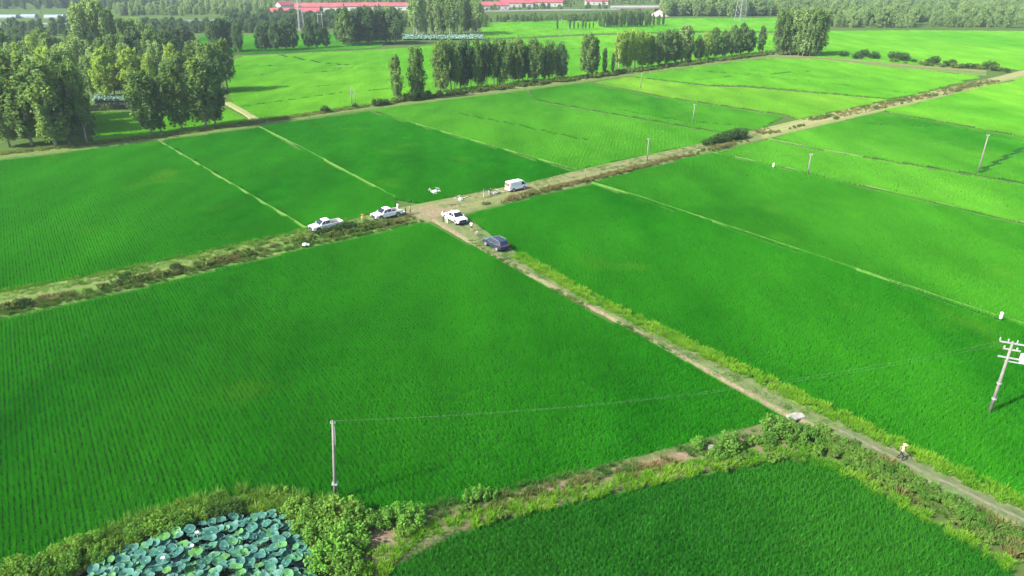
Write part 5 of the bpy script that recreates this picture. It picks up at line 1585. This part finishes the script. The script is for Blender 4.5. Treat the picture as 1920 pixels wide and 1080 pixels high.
# ------------------------------------------------------------------ spray drones
def drone(p, rz, label, body='cloth_pale', tilt=(0, 0)):
    e = empty('spray_drone', p, rz, 0.82)
    e.rotation_euler = (tilt[0], tilt[1], rz)
    MB().box((-0.42, -0.22, 0.42), (0.42, 0.22, 0.66)).build('body', M[body], e, bevel=0.06)
    MB().box((-0.34, -0.30, 0.14), (0.34, 0.30, 0.42)).build('tank', M['plate_white'], e, bevel=0.06)
    for k in range(4):
        a = PI / 4 + k * PI / 2
        d = Vector((math.cos(a), math.sin(a), 0))
        c = d * 1.25 + Vector((0, 0, 0.60))
        ar = MB().tube([d * 0.3 + Vector((0, 0, .55)), c], [0.045, 0.035], 6).build('arm', M['plate_white'] if body == 'cloth_pale' else M['black_plastic'], e)
        MB().tube([c - Vector((0, 0, .06)), c + Vector((0, 0, .12))], 0.075, 8).build('motor', M['black_plastic'], ar)
        ba = rnd.uniform(0, PI)
        bl = MB()
        for s in (0, PI):
            q = Vector((math.cos(ba + s), math.sin(ba + s), 0))
            t = Vector((-q.y, q.x, 0))
            z = Vector((0, 0, 0.13))
            bl.add([c + z + t * 0.03, c + z + q * 0.25 + t * 0.07, c + z + q * 0.66 + t * 0.03, c + z + q * 0.66 - t * 0.02, c + z + q * 0.25 - t * 0.05, c + z - t * 0.03,
                    c + z + t * 0.03 + Vector((0, 0, .015)), c + z + q * 0.25 + t * 0.07 + Vector((0, 0, .02)), c + z + q * 0.66 + t * 0.03 + Vector((0, 0, .015)), c + z + q * 0.66 - t * 0.02 + Vector((0, 0, .01)), c + z + q * 0.25 - t * 0.05 + Vector((0, 0, .01)), c + z - t * 0.03 + Vector((0, 0, .015))],
                   [(5, 4, 3, 2, 1, 0), (6, 7, 8, 9, 10, 11)] + [(i, (i + 1) % 6, (i + 1) % 6 + 6, i + 6) for i in range(6)])
        bl.build('rotor', M['plate_white'], e)
    for s in (-1, 1):
        g_ = MB()
        g_.tube([(-0.45, s * 0.42, 0.02), (0.45, s * 0.42, 0.02)], 0.025, 6)
        g_.tube([(-0.3, s * 0.42, 0.02), (-0.25, s * 0.22, 0.45)], 0.02, 5)
        g_.tube([(0.3, s * 0.42, 0.02), (0.25, s * 0.22, 0.45)], 0.02, 5)
        g_.build('landing_skid', M['plate_white'], e)
    return tag(e, label, 'drone')
drone(G(815, 362, 3.0), 0.35, 'white spray drone hovering above the deep green rice', tilt=(0.05, -0.06))
drone(G(863, 376, ZT), 1.1, 'white spray drone landed on the main track by the crossing')
drone(G(929, 364, ZT), 0.6, 'grey spray drone on the ground beside the person in blue', 'cloth_grey')

# ------------------------------------------------------------------ people
def person(loc, rz, pose, shirt, pants, label, hat=None, height=1.70, sleeves='short', shorts=False):
    """one continuous figure grown from a jointed skeleton; local -Y is forwards"""
    P_ = dict(stand=dict(hip=.92, lean=0.02, el=[(-.27, .02, 1.14), (.27, .02, 1.14)], wr=[(-.29, -.08, .90), (.29, -.08, .90)], kn=[(-.11, -.02, .50), (.11, -.02, .50)], an=[(-.13, .02, .08), (.13, .02, .08)]),
              work=dict(hip=.92, lean=0.10, el=[(-.27, -.10, 1.16), (.27, -.10, 1.16)], wr=[(-.18, -.36, 1.12), (.18, -.36, 1.14)], kn=[(-.12, -.03, .50), (.12, -.01, .50)], an=[(-.15, .02, .08), (.15, .05, .08)]),
              walk=dict(hip=.90, lean=0.12, el=[(-.27, -.12, 1.15), (.27, .16, 1.15)], wr=[(-.26, -.34, .98), (.27, .14, .90)], kn=[(-.11, -.20, .50), (.11, .02, .50)], an=[(-.12, -.16, .08), (.12, .30, .13)]),
              squat=dict(hip=.34, lean=0.30, el=[(-.27, -.28, .66), (.27, -.28, .66)], wr=[(-.14, -.50, .52), (.14, -.50, .50)], kn=[(-.18, -.42, .50), (.18, -.42, .50)], an=[(-.15, -.10, .08), (.15, -.10, .08)]),
              bend=dict(hip=.88, lean=0.62, el=[(-.25, -.62, .98), (.25, -.62, .98)], wr=[(-.20, -.72, .72), (.20, -.70, .74)], kn=[(-.12, -.04, .48), (.12, -.04, .48)], an=[(-.15, .04, .08), (.15, .06, .08)]))[pose]
    hz, ln = P_['hip'], P_['lean']
    L = 0.52
    dz, dy = L * math.cos(ln * 1.2), -L * math.sin(ln * 1.2)
    pel = Vector((0, 0, hz)); che = Vector((0, dy * 0.72, hz + dz * 0.72)); nek = Vector((0, dy * 1.06, hz + dz * 1.06))
    hd = nek + Vector((0, -0.05 - 0.05 * ln, 0.11)); ht = hd + Vector((0, -0.01, 0.11))
    V, E, R_, T = [], [], [], []
    def vert(p, r, t):
        V.append(Vector(p)); R_.append(r); T.append(t)
        return len(V) - 1
    def edge(a, b_): E.append((a, b_))
    ip = vert(pel, .135, 'pants'); iw = vert(pel.lerp(che, .45), .125, 'shirt'); ic = vert(che, .145, 'shirt'); inn = vert(nek, .058, 'skin'); ih = vert(hd, .088, 'skin'); it = vert(ht, .072, 'skin')
    for a, b_ in ((ip, iw), (iw, ic), (ic, inn), (inn, ih), (ih, it)): edge(a, b_)
    nose = vert(hd + Vector((0, -0.105, -0.005)), .016, 'skin'); edge(ih, nose)
    hands = []
    for s in (0, 1):
        sg = (-1, 1)[s]
        sh = vert(che + Vector((sg * .175, dy * .12, dz * .14)), .070, 'shirt'); edge(ic, sh)
        off = Vector((0, 0, 0))
        el = vert(Vector(P_['el'][s]), .046, 'shirt' if sleeves == 'long' else 'arm'); edge(sh, el)
        wr = vert(Vector(P_['wr'][s]), .034, 'skin'); edge(el, wr)
        d = (V[wr] - V[el]).normalized()
        pa = vert(V[wr] + d * .07, .036, 'skin'); edge(wr, pa)
        hands.append((V[pa], d, sg))
        hp = vert(pel + Vector((sg * .085, 0, -.04)), .105, 'pants'); edge(ip, hp)
        kn = vert(Vector(P_['kn'][s]), .068, 'skin' if shorts else 'pants'); edge(hp, kn)
        an = vert(Vector(P_['an'][s]), .050, 'skin' if shorts else 'pants'); edge(kn, an)
        to = vert(Vector(P_['an'][s]) + Vector((0, -.17, -.045)), .040, 'shoe'); edge(an, to)
    me = bpy.data.meshes.new('skeleton')
    me.from_pydata([tuple(v) for v in V], E, [])
    tmp = bpy.data.objects.new('skeleton', me)
    COL.objects.link(tmp)
    sk = tmp.modifiers.new('skin', 'SKIN')
    sk.use_smooth_shade = True
    for i, sv in enumerate(me.skin_vertices[0].data):
        sv.radius = (R_[i], R_[i] * (0.72 if i in (iw, ic, ip) else 1.0))
        sv.use_root = (i == ip)
    sb = tmp.modifiers.new('sub', 'SUBSURF'); sb.levels = 1; sb.render_levels = 1
    dg = bpy.context.evaluated_depsgraph_get()
    body = bpy.data.meshes.new_from_object(tmp.evaluated_get(dg))
    bpy.data.objects.remove(tmp)
    bv = [v.co.copy() for v in body.vertices]
    bf = [tuple(p.vertices) for p in body.polygons]
    mats = ['skin', shirt, pants, 'shoe']
    idx = dict(skin=0, shirt=1, pants=2, shoe=3)
    fm = []
    for p in body.polygons:
        best, bt = 1e9, 'skin'
        for a, b_ in E:
            A, B = V[a], V[b_]
            ab = B - A
            t = max(0, min(1, (p.center - A).dot(ab) / ab.length_squared))
            dd = (p.center - A.lerp(B, t)).length - (R_[a] * (1 - t) + R_[b_] * t)
            if dd < best:
                best = dd
                ta_, tb2 = T[a], T[b_]
                if tb2 == 'arm': bt = 'shirt' if t < 0.62 else 'skin'
                elif ta_ == 'arm': bt = 'skin'
                elif T[a] == 'shirt' and tb2 == 'skin': bt = 'shirt' if (t < 0.55 or sleeves == 'long' and a > 6 and t < .85) else 'skin'
                elif T[a] == 'pants' and tb2 == 'skin': bt = 'pants' if t < 0.75 else 'skin'
                elif T[a] == 'pants' and tb2 == 'shirt': bt = 'pants' if t < 0.25 else 'shirt'
                elif tb2 == 'shoe': bt = 'shoe' if t > 0.05 else T[a]
                else: bt = tb2
        fm.append(idx[bt])
    x = MB(); x.v = [tuple(v) for v in bv]; x.f = list(bf)
    for (pc, d, sg) in hands:
        side = d.cross(Vector((0, 1, 0.3))).normalized()
        nrm = side.cross(d).normalized()
        for k, (o_, l_) in enumerate(((-.028, .070), (-.010, .080), (.010, .076), (.027, .060))):
            b0 = pc + side * o_ + d * .015
            x.tube([b0, b0 + d * l_ * .55 + nrm * .006, b0 + d * l_ * .95 + nrm * .022], [.0095, .009, .007], 5)
        b0 = pc - d * .03 + side * (-.03 * sg)
        x.tube([b0, b0 - side * (.03 * sg) + d * .03, b0 - side * (.035 * sg) + d * .06], [.011, .010, .008], 5)
    for sg in (-1, 1):
        x.sphere(hd + Vector((sg * .088, 0.0, -.005)), .022, 6, 4)
    while len(fm) < len(x.f): fm.append(0)
    k0 = len(x.f)
    for sg in (-1, 1):
        x.sphere(hd + Vector((sg * .032, -.083, .018)), .011, 6, 4)
    x.box((hd.x - .025, hd.y - .092, hd.z - .050), (hd.x + .025, hd.y - .080, hd.z - .042))
    while len(fm) < len(x.f): fm.append(4)
    e = empty('person', loc, rz, height / 1.70)
    o = mesh_obj('body', x.v, x.f, None, e)
    for m_ in mats + ['hair']:
        o.data.materials.append(M[m_])
    for p, i in zip(o.data.polygons, fm):
        p.material_index = i
    o.data.shade_smooth()
    # hair as a cap over the skull
    hv = MB(); hv.sphere(hd + Vector((0, .018, .045)), .103, 10, 6, 1.08)
    hv.f = [f for f in hv.f if sum(hv.v[i][2] for i in f) / len(f) > hd.z - .01 + (0.05 if sum(hv.v[i][1] for i in f) / len(f) < hd.y - .03 else -0.05)]
    ho = hv.build('hair', M['hair'], e, smooth=True)
    if hat:
        hb = MB()
        c = hd + Vector((0, .01, .09))
        hb.tube([c, c + Vector((0, 0, .012)), c + Vector((0, 0, .014)), c + Vector((0, 0, .10)), c + Vector((0, 0, .12))], [.22, .22, .115, .10, .05], 14)
        hb.build('hat', M[hat], e)
    return tag(e, label, 'person')
def face(dx, dy):           # rotation that turns local -Y towards (dx, dy)
    return math.atan2(dy, dx) + PI / 2
g1 = G(831, 416, ZT)
person(g1, face(1.0, 0.2), 'work', 'cloth_white', 'cloth_black', 'person in white shirt and black trousers working beside the white pickup bed')
person(G(838, 419, ZT), face(0.5, 0.8), 'work', 'cloth_white', 'cloth_white', 'person dressed all in white leaning to the side of the white pickup', sleeves='long', height=1.72)
person(G(884, 434, ZT), face(0.2, 1.0), 'stand', 'cloth_pale', 'cloth_black', 'person in white shirt and black shorts standing on the side track', shorts=True, height=1.74)
person(G(897, 442, ZT), face(-0.8, -0.3), 'squat', 'cloth_khaki', 'cloth_grey', 'person squatting in the grass near the navy SUV')
person(G(907, 371, ZT), face(1.0, 0.1), 'stand', 'cloth_blue', 'cloth_cream', 'person in blue shirt and pale trousers standing on the main track', height=1.76)
person(G(917, 367, ZT), face(0.8, 0.5), 'bend', 'cloth_black', 'cloth_grey', 'person in dark clothes bending over the grey drone')
person(G(921, 366, ZT), face(-0.2, -1.0), 'squat', 'cloth_white', 'cloth_black', 'person in white shirt squatting by the grey drone')
bedp = PB_.matrix_basis @ Vector((-2.05, 0.1, 0.66))
person(bedp, face(-math.cos(lane_back), -math.sin(lane_back)), 'work', 'cloth_white', 'cloth_pale', 'person in white standing in the load bed of a pickup', height=1.62)
person(G(761, 404, ZT), face(-1.0, 0.0), 'work', 'cloth_black', 'cloth_black', 'person in black standing behind the open pickup tailgate', height=1.7)
person(G(770, 402, ZT), face(-1.0, 0.2), 'stand', 'cloth_cream', 'cloth_khaki', 'person in cream shirt standing near the dirt crossing', height=1.7)
person(G(681, 421, ZT), face(0.3, -1.0), 'work', 'cloth_yellow', 'cloth_khaki', 'person in yellow shirt and orange hat bending among the bushes', hat='cloth_orange', height=1.75)
person(G(1687, 862, ZT), face(0.9, -0.5), 'walk', 'cloth_cream', 'cloth_black', 'person in cream shirt and straw hat walking on the side track', hat='straw', height=1.66)
# gear in the load bed of the side track pickup
tk = empty('plastic_tank', PC.matrix_basis @ Vector((-1.45, 0.25, 0.66)), PC.rotation_euler.z)
MB().box((-0.42, -0.42, 0.0), (0.42, 0.42, 0.62)).build('container', M['plate_white'], tk, bevel=0.08)
MB().tube([(0, 0, 0.62), (0, 0, 0.70)], [0.13, 0.12], 10).build('lid', M['black_plastic'], tk)
tag(tk, 'white plastic spray tank standing in the pickup load bed', 'tank')
cr = empty('tool_crate', PB_.matrix_basis @ Vector((-1.25, -0.3, 0.66)), PB_.rotation_euler.z)
MB().box((-0.38, -0.3, 0.0), (0.38, 0.3, 0.40)).build('crate_body', M['lamp_red'], cr, bevel=0.03)
MB().box((-0.40, -0.32, 0.40), (0.40, 0.32, 0.46)).build('lid', M['cargo_brown'], cr, bevel=0.02)
tag(cr, 'dark red crate lying in the load bed behind the pickup cab', 'crate')

# ------------------------------------------------------------------ the hazy air over the plain
hz_ = MB().box((-1950, -150, -1.5), (1950, 2450, 62)).build('haze', None)
hm, nt, out = new_mat('haze')
pv = nd(nt, 'ShaderNodeVolumePrincipled')
pv.inputs['Color'].default_value = c4((0.74, 0.88, 1.0))
pv.inputs['Density'].default_value = 0.00015
pv.inputs['Anisotropy'].default_value = 0.2
nt.links.new(pv.outputs[0], out.inputs['Volume'])
hz_.data.materials.append(hm)
tag(hz_, 'thin pale summer haze over the plain', 'haze', kind='stuff')
